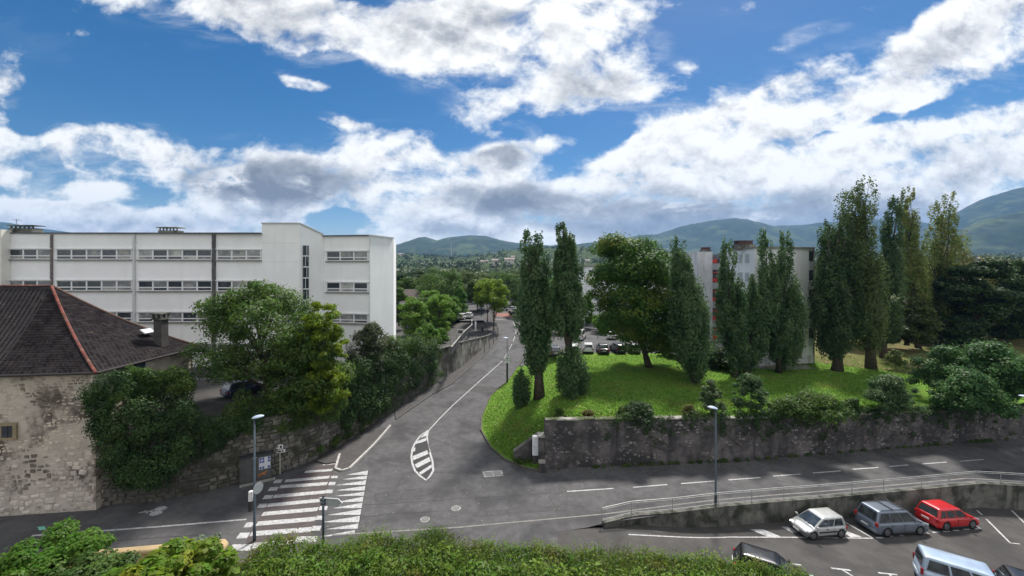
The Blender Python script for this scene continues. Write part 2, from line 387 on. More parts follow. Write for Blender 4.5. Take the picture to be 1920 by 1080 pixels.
sheet('dry_bank', lin(44, 100, 50), lambda x: lin(max(45, 60 - (x - 44) * .9), 95, 30), lambda x, y: zlawn(x, y) + .05 + 1.2 * sm((y - 62) / 25) * sm((x - 46) / 10), drylawn)
# car park behind the lawn, joined to the path
pathm = M('concrete_path', (.26, .235, .22), (.20, .185, .175), 1.5, .95, .3, 20)
sheet('rear_car_park', lin(3.5, 75, 60), lambda x: lin(interp([(3.5, 66), (24, 65.6), (26, 66), (32, 66.5), (75, 100)], x), 130, 20), lambda x, y: max(3.99, zs(x, y) + .03) , asphalt)
pth = [GF(px, py, zlawn, .03) for px, py in [(1232, 657), (1262, 664), (1300, 674), (1345, 681), (1400, 690), (1470, 694), (1527, 692)]]
pb = MB()
for i in range(len(pth) - 1):
    for k in range(4):
        a = pth[i].lerp(pth[i + 1], k / 4); c = pth[i].lerp(pth[i + 1], (k + 1) / 4)
        pb.quad((a.x, a.y, zlawn(a.x, a.y) + .05), (c.x, c.y, zlawn(c.x, c.y) + .05), (c.x + .5, c.y + 2.2, zlawn(c.x + .5, c.y + 2.2) + .06), (a.x + .5, a.y + 2.2, zlawn(a.x + .5, a.y + 2.2) + .06))
pb.build('footpath', pathm, None, False, 'structure')
# pavements with kerbs
def strip_between(name, A, B, zo, m, n=40, ramp=False):
    def samp(L_, t):
        d = [0]
        for a, b_ in zip(L_, L_[1:]): d.append(d[-1] + (b_ - a).length)
        x = t * d[-1]
        for i in range(len(d) - 1):
            if x <= d[i + 1] + 1e-9: return L_[i].lerp(L_[i + 1], (x - d[i]) / max(1e-9, d[i + 1] - d[i]))
        return L_[-1]
    b_ = MB()
    prev = None
    for k in range(n + 1):
        a = samp(A, k / n); c = samp(B, k / n)
        cur = [(a.x, a.y, zs(a.x, a.y) + (zo if not ramp or a.x > 6.2 else .004)), (c.x, c.y, zs(c.x, c.y) + zo), (c.x, c.y, zs(c.x, c.y) - .05)]
        if prev:
            b_.quad(prev[0], cur[0], cur[1], prev[1])
            b_.quad(prev[1], cur[1], cur[2], prev[2])
        prev = cur
    return b_.build(name, m, None, False, 'structure')
def kerb(name, pts, w, h, m, parent=None, zf=zs, seg=1.0):
    pr = []
    for a, c in zip(pts, pts[1:]):
        n = max(1, int((c - a).length / seg))
        pr += [a.lerp(c, k / n) for k in range(n)]
    pr.append(pts[-1])
    for i in range(len(pr) - 1):
        a, c = pr[i], pr[i + 1]; d = Vector((c.x - a.x, c.y - a.y, 0)); g_ = d.normalized() * .008
        b_ = MB(); nrm = Vector((-d.y, d.x, 0)).normalized() * w / 2
        v = []
        for q in (a + g_, c - g_):
            for s_, zz in ((-1, -.1), (1, -.1), (1, h), (-1, h)):
                p_ = q + nrm * s_; v.append((p_.x, p_.y, zf(q.x, q.y) + zz))
        b_.add(v, [(3, 2, 1, 0), (4, 5, 6, 7), (0, 1, 5, 4), (1, 2, 6, 5), (2, 3, 7, 6), (3, 0, 4, 7)])
        b_.build(name, m, parent)
WBfar = [p + Vector((.02, 0, 0)) for p in WALLB if p.y > 44] + [Vector((-6.2, 96, 0)), Vector((-8.5, 108, 0)), Vector((-10, 125, 0))]
KL = [GS(742, 787)] + KERBL[1:] + [Vector((-4.9, 108, 0)), Vector((-5.6, 125, 0))]
side_walk = strip_between('side_street_pavement', [WALLB[6]] + WBfar[1:], KL, .12, asphalt_new, 60)
kerb('kerb_stone', KL, .14, .13, M('weathered_kerb', (.12, .118, .112), (.09, .088, .085), 3, .95), side_walk)
tongue_px = [(591, 866), (612, 871), (630, 868), (628, 880), (641, 883), (655, 880), (700, 836), (742, 787), (745, 768), (672, 818)]
tg = [GS(*p) for p in tongue_px]
b = MB(); b.prism([(p.x, p.y) for p in tg], -.05, .115); tongue = b.build('corner_pavement', asphalt_new, None, False, 'structure')
kerb('kerb_stone', [GS(*p) for p in [(637, 853), (629, 880), (641, 884), (655, 880), (700, 836), (732, 799)]], .2, .15, M('pale_kerb', (.42, .41, .39), (.32, .31, .30), 3, .9), tongue)
kerb('kerb_stone', list(reversed(KERBR)), .16, .16, M('mossy_kerb', (.11, .105, .09), (.07, .075, .05), 2, .95), lawn)
# pavement along the car-park rail
south_kerb = [Vector((-12, 27.0, 0)), Vector((-3.7, 27.8, 0)), Vector((6.67, 29.3, 0))] + [Vector((x, y + .95, 0)) for x, y in LW[3:]]
A_ = [Vector((-12, 25.2, 0)), Vector((-3, 26.0, 0)), Vector((6.3, 28.25, 0))] + [Vector((x, y + .02, 0)) for x, y in LW[3:]]
sp = strip_between('rail_pavement', A_, south_kerb, .11, asphalt, 70, ramp=True)
kerb('kerb_stone', south_kerb, .14, .12, M('grey_kerb', (.20, .195, .185), (.15, .145, .14), 3, .9), sp, seg=2.)

# ---------------------------------------------------------------- markings, thin sheets on the surface
def mark(name, pts, m=paint, parent=road, off=.010):
    b_ = MB(); b_.poly([tuple(p + Vector((0, 0, off))) for p in pts]); o = b_.build(name, m, parent)
    if o.data.polygons[0].normal.z < 0: o.data.flip_normals()
    return o
def mpx(name, px, m=paint, parent=road, f=zs, off=.010): return mark(name, [GF(x, y, f) for x, y in px], m, parent, off)
def line(name, pts, w, m=paint, parent=road, f=zs, off=.010, seg=1.5, px=True):
    pts = [GF(x, y, f) for x, y in pts] if px else pts
    pr = []
    for a, c in zip(pts, pts[1:]):
        n = max(1, int((c - a).length / seg)); pr += [a.lerp(c, k / n) for k in range(n)]
    pr.append(pts[-1]); b_ = MB()
    for i, p in enumerate(pr):
        t = pr[min(i + 1, len(pr) - 1)] - pr[max(i - 1, 0)]; nn_ = Vector((-t.y, t.x, 0)).normalized() * w / 2
        for s_ in (1, -1):
            q = p + nn_ * s_; b_.v.append((q.x, q.y, f(q.x, q.y) + off))
    for i in range(len(pr) - 1): b_.f.append((2 * i, 2 * i + 1, 2 * i + 3, 2 * i + 2))
    return b_.build(name, m, parent)
for a, c in [((1063, 921.7), (1150, 916)), ((1187, 914), (1251, 908.7)), ((1277, 907), (1340, 902)), ((1366, 900), (1426, 895.5)), ((1449, 893), (1501, 889)), ((1524, 887), (1576, 883)), ((1599, 880), (1647, 876.7)), ((1668, 875), (1703, 871.7)), ((1730, 870), (1775, 866.5)), ((1800, 865), (1845, 861.5))]:
    line('lane_dash', [a, c], .13)
line('edge_line', [(60, 1004.5), (130, 1000), (300, 987.5), (462, 974)], .16)
line('centre_line', [(803, 808), (825, 784), (849, 760), (900, 714), (942, 677)], .13)
for a, c in [((945, 673), (952, 661)), ((955, 655), (960, 645)), ((962, 640), (966, 630)), ((967, 626), (968, 618)), ((966, 612), (962, 604))]: line('centre_dash', [a, c], .12)
def zx(x, y): return (380 + x / 2.842, 700 + y / 2.842)
isl_ = [zx(*p) for p in [(1202, 303), (1196, 340), (1199, 385), (1212, 425), (1225, 470), (1229, 518), (1212, 548), (1191, 570), (1160, 548), (1132, 520), (1117, 480), (1112, 445), (1117, 405), (1132, 370), (1160, 332), (1202, 303)]]
line('traffic_island_outline', isl_, .17, seg=.5)
for L1, L2, R2, R1 in [((1168, 334), (1158, 343), (1192, 335), (1198, 308)), ((1142, 362), (1132, 378), (1192, 362), (1190, 345)), ((1126, 398), (1119, 418), (1194, 398), (1192, 378)), ((1118, 442), (1122, 464), (1203, 430), (1197, 410)), ((1130, 486), (1142, 506), (1215, 468), (1208, 446)), ((1152, 530), (1162, 541), (1222, 502), (1219, 486))]:
    mpx('traffic_island_bar', [zx(*L1), zx(*L2), zx(*R2), zx(*R1)], paint, off=.012)
mpx('traffic_island_fill', [zx(*p) for p in [(1193, 345), (1216, 440), (1222, 515), (1190, 560), (1140, 515), (1120, 450), (1126, 400), (1150, 355)]], tar, off=.005)
# zebra crossing on its darker red bed
mpx('crossing_bed', [zx(*p) for p in [(700, 452), (600, 500), (430, 575), (345, 690), (245, 860), (215, 960), (560, 900), (640, 720), (665, 625), (700, 520)]], brickred, off=.005)
ST = [(690, 455, 716, 448, 6), (642, 486, 706, 480, 9), (545, 526, 692, 515, 12), (440, 574, 676, 553, 15), (412, 605, 664, 588, 17), (378, 657, 655, 632, 18), (345, 704, 640, 676, 19), (318, 750, 614, 724, 21), (288, 802, 602, 776, 24), (256, 856, 580, 832, 27), (262, 920, 490, 900, 30)]
for x0, y0, x1, y1, t in ST:
    mpx('zebra_stripe', [zx(x0 + t * .35, y0 - t / 2), zx(x1 + t * .3, y1 - t / 2), zx(x1 - t * .3, y1 + t / 2), zx(x0 - t * .35, y0 + t / 2)], paint)
for x0, x1, y, t in [(378, 421, 577, 19), (350, 400, 618, 20), (322, 372, 661, 21), (292, 340, 707, 22), (222, 268, 809, 27), (184, 245, 866, 31), (142, 262, 930, 36)]:
    mpx('zebra_block', [zx(x0 + t * .5, y - t / 2), zx(x1 + t * .3, y - t / 2 - 2), zx(x1 - t * .3, y + t / 2 - 3), zx(x0 - t * .2, y + t / 2)], paint)
for x0, x1, y, t in [(684, 718, 553, 12), (672, 706, 588, 17), (656, 692, 630, 19), (640, 678, 674, 19), (622, 664, 719, 21), (604, 640, 770, 22), (582, 628, 826, 26), (500, 606, 885, 32)]:
    mpx('zebra_block', [zx(x0 + t * .15, y - t / 2), zx(x1 + t * .2, y - t / 2), zx(x1 - t * .15, y + t / 2), zx(x0 - t * .2, y + t / 2)], paint)
TH = [(766, 541, 882, 518, 541), (742, 566, 877, 545, 565), (705, 597, 872, 570, 594), (706, 625, 867, 600, 625), (700, 655, 862, 632, 652), (706, 688, 857, 658, 684), (690, 720, 852, 690, 718), (662, 756, 846, 724, 754), (636, 794, 838, 760, 794), (656, 832, 830, 800, 828), (620, 872, 812, 836, 860)]
for tx, ty, rx_, ra, rb_ in TH:
    mpx('give_way_tooth', [zx(tx, ty), zx(rx_, ra), zx(rx_ - 4, rb_)], paint)
line('crossing_joint', [zx(885, 518), zx(832, 810)], .05, tar)
# bicycle symbol on the left and green cycle marker
bike = empty('bicycle_marking', (0, 0, 0), 0, road); bike['label'] = 'white bicycle symbol painted on the road'
def zb(x, y): return (x / 2.5725, 660 + y / 2.5725)
for cx, cy in ((752, 778), (776, 756)):
    c = GS(*zb(cx, cy)); b = MB(); b.disc((c.x, c.y, .012), .42, 20, .30); b.build('painted_wheel', paint, bike)
line('painted_frame', [zb(668, 776), zb(720, 768), zb(750, 776), zb(775, 757), zb(735, 763), zb(720, 768)], .13, paint, bike)
line('painted_handlebar', [zb(700, 765), zb(712, 779)], .1, paint, bike)
mpx('cycle_lane_marker', [zb(180, 845), zb(215, 840), zb(222, 855), zb(190, 862)], M('green_paint', (.12, .42, .33), (.2, .45, .38), 3, .8))
line('cycle_lane_arrow', [zb(215, 862), zb(290, 850)], .14, paint_old)
# inspection covers, patches, cracks
coverm = M('cast_iron', (.17, .17, .165), (.12, .12, .12), 9, .6, .5, 20)
for px_, py_, r_ in [(855, 953, .36), (797, 974, .34)]:
    c = GS(px_, py_); h = empty('manhole_cover', c, 0, road)
    b = MB(); b.disc((0, 0, .007), r_, 28); b.build('cover_frame', paint_old, h)
    b = MB(); b.disc((0, 0, .012), r_ * .8, 28); b.build('cover_plate', coverm, h)
for px_ in ([(904, 884), (941, 882), (944, 892), (908, 895)],): mpx('cover_frame', px_, paint_old, off=.006); mpx('chamber_cover', [(907, 885.5), (922, 884.6), (925, 892.5), (911, 893.6)], coverm, off=.011); mpx('chamber_cover', [(924, 884.5), (938, 883.6), (941, 891.2), (927, 892.3)], coverm, off=.011)
mpx('drain_grate', [(1838, 881), (1852, 879), (1868, 884), (1852, 887)], tar)
mpx('asphalt_patch', [(857, 722), (916, 725), (940, 728), (925, 737), (918, 742), (880, 733), (850, 728)], asphalt_new, off=.006)
patchm = M('asphalt_repair', (.058, .057, .060), (.078, .077, .080), 2., .9, .4, 30)
for q in ([(1500, 884), (1640, 874), (1660, 884), (1510, 895)], [(700, 925), (790, 915), (800, 935), (705, 948)], [(880, 960), (1060, 946), (1066, 956), (884, 971)], [(1180, 940), (1290, 930), (1294, 937), (1184, 948)], [(60, 990), (200, 980), (210, 988), (60, 999)], [(868, 640), (0, 0)] and [(905, 680), (930, 655), (937, 656), (913, 682)]):
    mpx('asphalt_patch', q, patchm, off=.004)
CRK = [[zx(887, 452), zx(960, 474), zx(1050, 498), zx(1200, 528), (960, 888)], [zx(855, 704), zx(1100, 688), zx(1364, 668), (960, 930), (1080, 921)], [zx(1070, 545), zx(1045, 580), zx(1040, 610), zx(1000, 640), zx(970, 690)], [zx(1005, 305), zx(1170, 330), zx(1300, 375), (880, 850)], [zx(1230, 520), zx(1364, 521), (905, 884)],
       [(955, 931), (958, 950), (950, 958), (958, 970)], [(1030, 928), (1040, 950), (1045, 965), (1050, 975)], [zx(850, 765), zx(1060, 745), zx(1262, 735)], [(1115, 890), (1135, 918)], [(862, 992), (1000, 983), (1130, 968)], [(1080, 918), (1200, 905)], [(810, 770), (830, 790), (850, 830)], [(430, 1000), (200, 1015)]]
for c in CRK:
    pts = []
    for a, d in zip(c, c[1:]):
        for k in range(4): pts.append((a[0] + (d[0] - a[0]) * k / 4 + rnd.uniform(-1, 1), a[1] + (d[1] - a[1]) * k / 4 + rnd.uniform(-.7, .7)))
    pts.append(c[-1]); line('road_crack', pts, .05, tar, off=.005)
# raised red crossing up the street
redp = M('red_crossing', (.24, .11, .08), (.2, .1, .08), 2, .9)
mpx('red_crossing', [(921, 588), (972, 586), (978, 597), (921, 598)], redp, off=.02)
line('crossing_edge', [(918, 599.5), (980, 597.5)], .4, paint, off=.03)
line('crossing_edge', [(921, 587.5), (970, 585.5)], .3, paint, off=.03)
# car park lines
def lm(name, pts, w=.11): return line(name, pts, w, paint, lot, zl, .012, .6)
def zc(x, y): return (1120 + x / 2.4, 860 + y / 2.4)
lm('bay_line', [zc(140, 342), zc(600, 353), zc(1240, 359)]); lm('bay_line', [zc(1100, 278), zc(1240, 358)])
for q in [[(686, 319), (745, 318), (824, 351), (770, 353)], [(828, 307), (860, 306), (905, 330), (880, 335)], [(1098, 326), (1120, 326), (1190, 352), (1140, 354)]]:
    mpx('hatch_bar', [zc(*p) for p in q], paint, lot, zl, .012)
for a, c in [((1452, 337), (1490, 336)), ((1508, 332), (1536, 331)), ((1556, 328), (1584, 327)), ((1602, 324), (1628, 323)), ((1648, 319), (1676, 318)), ((1310, 350), (1330, 349)), ((1360, 347), (1380, 346)), ((1255, 357), (1285, 356))]:
    lm('bay_dash', [zc(*a), zc(*c)], .13)
for c in [[(1690, 296), (1722, 314), (1698, 317)], [(1750, 272), (1858, 380), (1902, 384)], [(1708, 233), (1732, 254)], [(1865, 234), (1925, 292)], [(1052, 493), (1140, 503)], [(1098, 498), (1150, 530)], [(1264, 514), (1350, 523)], [(1310, 520), (1340, 540)], [(878, 474), (920, 480)]]:
    lm('bay_line', [zc(*p) for p in c], .13)
for c in [[(1000, 500), (1180, 480), (1300, 510)], [(1180, 440), (1220, 480), (1230, 500)], [(870, 430), (960, 480), (1010, 528)], [(1600, 260), (1700, 340)], [(1830, 400), (1920, 440)]]:
    line('asphalt_crack', [zc(*p) for p in c], .06, tar, lot, zl, .006)
yl = [GF(px_, py_, zcourt) for px_, py_ in [(361, 712), (425, 709)]]
line('yard_line', yl, .12, paint, None, zcourt, .012, px=False)['kind'] = 'structure'

# ================================================================ walls
def resample(pts, step):
    out = []
    for a, c in zip(pts, pts[1:]):
        n = max(1, int((c - a).length / step)); out += [a.lerp(c, k / n) for k in range(n)]
    return out + [pts[-1]]
def wall_body(name, pts, z0, z1, th, m, parent, step=1., kind=None):
    """wall whose road face runs along pts; thickness goes to the left of the direction of travel"""
    pr = resample(pts, step); b = MB(); n = len(pr)
    for i, p in enumerate(pr):
        t = pr[min(i + 1, n - 1)] - pr[max(i - 1, 0)]; nn_ = Vector((-t.y, t.x, 0)).normalized()
        q = p + nn_ * th; a0 = z0(p); a1 = z1(p)
        b.v += [(p.x, p.y, a0), (p.x, p.y, a1), (q.x, q.y, a1), (q.x, q.y, a0)]
    for i in range(n - 1):
        k = 4 * i
        for j in range(4): b.f.append((k + j, k + (j + 1) % 4, k + 4 + (j + 1) % 4, k + 4 + j))
    b.f += [(0, 3, 2, 1), (4 * n - 4, 4 * n - 3, 4 * n - 2, 4 * n - 1)]
    return fixn(b.build(name, m, parent, kind=kind))
stone_meshes = {}
def unit_stone(i, m):
    key = (i, m.name)
    if key not in stone_meshes:
        r = random.Random(i * 13 + 5); b = MB(); j = lambda a: r.uniform(-a, a)
        back = [(-.5, .5, -.5), (.5, .5, -.5), (.5, .5, .5), (-.5, .5, .5)]
        mid = [(x + j(.05), -.28 + j(.08), z + j(.07)) for x, z in ((-.5, -.5), (.5, -.5), (.5, .5), (-.5, .5))]
        fr = [(x * .72 + j(.09), -.5 + j(.07), z * .66 + j(.1)) for x, z in ((-.5, -.5), (.5, -.5), (.5, .5), (-.5, .5))]
        b.v = back + mid + fr
        for k in range(4):
            l = (k + 1) % 4; b.f += [(k, l, 4 + l, 4 + k), (4 + k, 4 + l, 8 + l, 8 + k)]
        b.f.append((8, 9, 10, 11)); stone_meshes[key] = (b.mesh('stone', m), b)
    return stone_meshes[key]
def proj(p): return (960 + FPX * p.x / p.y, HZ + FPX * (CH - p.z) / p.y)
def stones(pts, z0, z1, hrange, lrange, m, parent, ok=None, singles=300, proud=(.02, .07), depth=.22, fill=1., vis=None, skip=0., seed=3, sway=.0, name='stone', rough_=False):
    r = random.Random(seed); d = [0]
    for a, c in zip(pts, pts[1:]): d.append(d[-1] + (c - a).length)
    Lt = d[-1]; zmin = min(z0(p) for p in pts); zmax = max(z1(p) for p in pts); items = []
    z = zmin
    while z < zmax:
        h = r.uniform(*hrange); s = -r.uniform(0, lrange[0])
        while s < Lt:
            l = r.uniform(*lrange); c = s + l / 2
            if 0 < c < Lt and r.random() >= skip:
                for i in range(len(d) - 1):
                    if c <= d[i + 1]: break
                p = pts[i].lerp(pts[i + 1], (c - d[i]) / (d[i + 1] - d[i])); t = (pts[i + 1] - pts[i]).normalized()
                zz = z + h / 2 + r.uniform(-sway, sway)
                if z0(p) - .05 < zz - h / 2 and zz + h / 2 < z1(p) + .02 and (ok is None or ok(p, zz)):
                    nn_ = Vector((t.y, -t.x, 0)); pr = r.uniform(*proud)
                    items.append((Vector((p.x, p.y, zz)) + nn_ * (pr - depth / 2), math.atan2(t.y, t.x), (l * r.uniform(.74, .98) * fill, depth, h * (r.uniform(.62, 1.12) if rough_ else r.uniform(.84, .96)) * fill), r.uniform(-.05, .05) * (3 if rough_ else 1), r.randrange(8)))
            s += l
        z += h
    def score(it):
        p = it[0]; q = proj(p)
        if vis and not vis(q[0], q[1]): return 0
        return it[2][0] * it[2][2] / (p.y ** 2) if 0 < q[0] < 1920 else 0
    items.sort(key=lambda t_: -score(t_))
    for c, rz, s, tilt, k in items[:singles]:
        o = bpy.data.objects.new(name, unit_stone(k, m)[0]); link(o, parent); o.location = c; o.rotation_euler = (0, tilt, rz); o.scale = s
    b = MB()
    for c, rz, s, tilt, k in items[singles:]:
        Mx = Matrix.Translation(c) @ Matrix.Rotation(rz, 4, 'Z') @ Matrix.Rotation(tilt, 4, 'Y') @ Matrix.Diagonal((*s, 1))
        src = unit_stone(k, m)[1]; b.add([Mx @ Vector(v) for v in src.v], src.f)
    if b.v: b.build(name + 'work', m, parent, kind='stuff')
rubble = M('dark_wall_stone', (.10, .095, .085), (.15, .14, .125), 1.3, .95, .7, 12, c3=(.05, .05, .04), s3=.5, thr3=(.45, .7), isl=.35)
rubbleo = M('wall_stone', (.11, .105, .095), (.16, .15, .135), 1.3, .95, .7, 12, c3=(.055, .055, .042), s3=.5, thr3=(.45, .7), obj=.4)
mortar = M('dark_mortar', (.05, .047, .04), (.07, .065, .055), 3, 1, .6)
def wtop(p): return interp([(30, 5.15), (46, 5.2), (56, 5.9), (66, 5.75), (83.5, 4.0)], p.y)
w0 = Vector((-30.6, 30.45, 0))
rwp = [w0] + WALLB[:7] + [WALLB[7].lerp(WALLB[6], .02)]
rw = tag(empty('retaining_wall', w0), 'dark dry stone retaining wall beside the zebra crossing, ivy hanging over it', 'wall')
def rel(pts, o): return [p - o.location for p in pts]
def wb(name, pts, z0, z1, th, m, root, **k):
    o = wall_body(name, pts, z0, z1, th, m, None, **k); o.data.transform(Matrix.Translation(-root.location)); o.parent = root; return o
wb('wall_core', rwp, lambda p: zs(p.x, p.y) - .3, lambda p: wtop(p) - .02, .55, mortar, rw)
root_off = rw.location.copy()
# (stones are children of the wall; their empties keep world layout through the root)
def stones_on(root, pts, z0, z1, *a, **k):
    before = set(root.children); stones(pts, z0, z1, *a, root, **k)
    for o in root.children:
        if o in before: continue
        if o.get('kind') == 'stuff': o.data.transform(Matrix.Translation(-root.location))
        else: o.location = Vector(o.location) - Vector(root.location)
stones_on(rw, rwp, lambda p: zs(p.x, p.y), wtop, (.26, .42), (.35, .85), rubbleo, singles=300, vis=lambda x, y: 385 < x < 700 and y > 770, proud=(.03, .11), seed=5, rough_=True, sway=.04)
# stained concrete wall further up the street
cwp = [WALLB[7]] + WALLB[8:]
concw = M('stained_render', (.30, .29, .265), (.20, .195, .175), .9, .95, .5, 10, c3=(.09, .085, .075), s3=.45, thr3=(.42, .62), streak=1.1, streakc=(.045, .043, .038))
cw = tag(empty('street_wall', cwp[0]), 'long streaked concrete wall tapering up beside the side street pavement', 'wall')
wb('wall_face', cwp, lambda p: zs(p.x, p.y) - .3, lambda p: wtop(p) - .12, .45, concw, cw)
pr = resample(cwp, 1.6)
for a, c in zip(pr, pr[1:]):
    t = (c - a).normalized(); b = MB(); nn_ = Vector((-t.y, t.x, 0))
    a2 = a + t * .01 - nn_ * .06; c2 = c - t * .01 - nn_ * .06; a3 = a + t * .01 + nn_ * .51; c3_ = c - t * .01 + nn_ * .51
    v = [Vector((q.x, q.y, wtop(q) + zz)) - cw.location for zz in (-.12, .02) for q in (a2, c2, c3_, a3)]
    b.add(v, [(0, 3, 2, 1), (4, 5, 6, 7), (0, 1, 5, 4), (1, 2, 6, 5), (2, 3, 7, 6), (3, 0, 4, 7)]); b.build('coping_stone', conc, cw)
# upper fence wall behind it
up = [GF(px, py, lambda x, y: 5.0) for px, py in [(843, 654), (862, 648), (892, 634)]]
up = [Vector((-8.7, 58, 5.3)), Vector((-8.6, 72, 5.2)), Vector((-8.3, 84, 4.8)), Vector((-9.6, 97, 4.6))]
fw = tag(empty('yard_fence', up[0]), 'dark panelled fence with pale coping between the yard trees and the street', 'fence')
fpr = resample(up, 2.)
for i, (a, c) in enumerate(zip(fpr, fpr[1:])):
    t = (c - a).normalized(); q0, q1 = a - fw.location, c - fw.location
    b = MB(); b.bar(q0 + t * .06 + Vector((0, 0, .55)), q1 - t * .06 + Vector((0, 0, .55)), .05, 1.1); b.build('fence_panel', M('fence_dark', (.07, .07, .08), (.05, .05, .055), 2, .8) if i == 0 else bpy.data.materials['fence_dark'], fw)
    b = MB(); b.box(q0 + Vector((0, 0, .6)), (.1, .1, 1.3)); b.build('fence_post', darkmetal, fw)
    b = MB(); b.bar(q0 + Vector((0, 0, 1.18)), q1 + Vector((0, 0, 1.18)), .22, .08); b.build('fence_coping', kerbm, fw)
sb = MB(); sg = tag(empty('fence_sign', P(863, 622, 70.)), 'small white framed notice fixed to the dark fence above the street wall', 'sign')
sb.box((0, 0, 0), (1.0, .04, .7)); sb.build('sign_frame', whitev, sg); sb = MB(); sb.box((0, -.03, 0), (.86, .02, .56)); sb.build('sign_face', conc, sg)
# lawn retaining wall along the main road
lw_pts = [Vector((2.95, 36.05, 0)), Vector((12, 36.9, 0)), Vector((21.8, 37.7, 0)), Vector((36.3, 40., 0)), Vector((53.7, 42.5, 0)), Vector((90, 47.7, 0))]
def lwt(p): return interp([(2.9, 4.28), (12, 4.12), (22, 3.85), (36, 3.5), (54, 3.1), (90, 2.6)], p.x)
flint = M('rubble_render', (.085, .077, .08), (.145, .13, .13), 1.1, 1., 1., 9, c3=(.045, .043, .045), s3=.5, thr3=(.42, .62), streak=.9, streakc=(.04, .038, .042))
flint2 = M('pale_rubble', (.115, .11, .105), (.21, .20, .19), .8, .95, .6, 12, c3=(.06, .058, .055), s3=.45, thr3=(.45, .6), isl=.45, streak=.9, streakc=(.05, .05, .05))
flint3 = M('pale_rubble_stone', (.115, .105, .108), (.21, .195, .195), .8, .95, .6, 12, c3=(.06, .058, .055), s3=.45, thr3=(.45, .6), obj=.35, streak=.9, streakc=(.05, .05, .05))
lwr = tag(empty('lawn_wall', lw_pts[0]), 'long weathered rubble wall holding up the lawn along the main road', 'wall')
wb('wall_core', lw_pts, lambda p: -.3, lwt, .6, flint, lwr)
stones_on(lwr, lw_pts, lambda p: .02, lambda p: lwt(p) - .08, (.14, .34), (.16, .6), flint3, singles=300, proud=(-.035, .03), skip=.30, seed=9, sway=.07, rough_=True, vis=lambda x, y: True)
pr = resample(lw_pts, .9)
r_ = random.Random(2)
for a, c in zip(pr, pr[1:]):
    if a.x > 60: break
    t = (c - a).normalized(); nn_ = Vector((-t.y, t.x, 0)); m_ = (a + c) / 2
    b = MB(); b.box(Vector((m_.x, m_.y, lwt(m_) + .03 + r_.uniform(-.04, .05))) + nn_ * .26 - lwr.location, ((c - a).length * .96, .6 + r_.uniform(-.05, .05), .09 + r_.uniform(0, .05)), rz=math.atan2(t.y, t.x), rx=r_.uniform(-.05, .05))
    b.build('cap_stone', M('pale_cap', (.30, .29, .27), (.14, .14, .12), 1.6, .95, .4, 10, c3=(.06, .07, .035), s3=.6, thr3=(.45, .55)) if 'pale_cap' not in bpy.data.materials else bpy.data.materials['pale_cap'], lwr)
# sloping wing wall, pillar and cabinet at the corner of the lawn
wing = tag(empty('wing_wall', (2.3, 36.6, 0)), 'short sloping rubble wing wall beside the white cabinet', 'wall')
b = MB(); A = Vector((.15, 37.0, 0)); Bq = Vector((2.25, 36.75, 0)); t = (Bq - A).normalized(); nn_ = Vector((-t.y, t.x, 0)) * .35
v = []
for q in (A, Bq, Bq + nn_, A + nn_): v.append(Vector((q.x, q.y, -.1)))
for q, z in ((A, 1.05), (Bq, 2.65), (Bq + nn_, 2.65), (A + nn_, 1.05)): v.append(Vector((q.x, q.y, z)))
v = [q - wing.location for q in v]
b.add(v, [(0, 3, 2, 1), (4, 5, 6, 7), (0, 1, 5, 4), (1, 2, 6, 5), (2, 3, 7, 6), (3, 0, 4, 7)]); b.build('wall_face', flint, wing)
b = MB(); b.bar(Vector((A.x, A.y + .18, 1.12)) - wing.location, Vector((Bq.x, Bq.y + .18, 2.74)) - wing.location, .46, .12); b.build('coping', conc, wing)
b = MB(); b.box((.12, .2, 2.75), (.4, .5, .22)); b.build('end_cap', conc, wing)
cab = tag(empty('meter_cabinet', (2.15, 36.35, 0)), 'narrow white metal cabinet standing at the end of the lawn wall', 'cabinet')
b = MB(); b.box((0, .1, .55), (.62, .4, 1.1)); b.build('plinth', flint, cab)
b = MB(); b.box((0, .1, 1.95), (.62, .34, 1.7)); b.build('body', white, cab)
b = MB(); b.box((.02, -.085, 1.93), (.54, .03, 1.55)); b.build('door', M('cabinet_white', (.62, .64, .68), (.5, .52, .55), 4, .6), cab)
b = MB(); b.box((-.16, -.11, 1.9), (.04, .03, .14)); b.build('handle', darkmetal, cab)
pil = tag(empty('stone_pillar', (2.62, 35.55, 0)), 'low stone pillar with pale cap at the foot of the lawn wall', 'pillar')
b = MB(); b.box((0, 0, .42), (.5, .45, .85)); b.build('shaft', flint, pil); b = MB(); b.box((0, 0, .91), (.6, .55, .13)); b.build('cap', kerbm, pil)
pi2 = tag(empty('wall_pier', (2.62, 36.5, 0)), 'stone pier with flat pale cap between the cabinet and the lawn wall', 'pillar')
b = MB(); b.box((0, 0, 1.4), (.55, .9, 2.8)); b.build('shaft', flint, pi2); b = MB(); b.box((0, 0, 2.86), (.66, 1.0, .12)); b.build('cap', kerbm, pi2)
# car park wall and its rail
lp = [Vector((x, y, 0)) for x, y in LW[1:]]
cpw = tag(empty('car_park_wall', lp[0]), 'dark mossy concrete wall between the car park and the main road', 'wall')
b = MB(); pr = resample(lp, 1.)
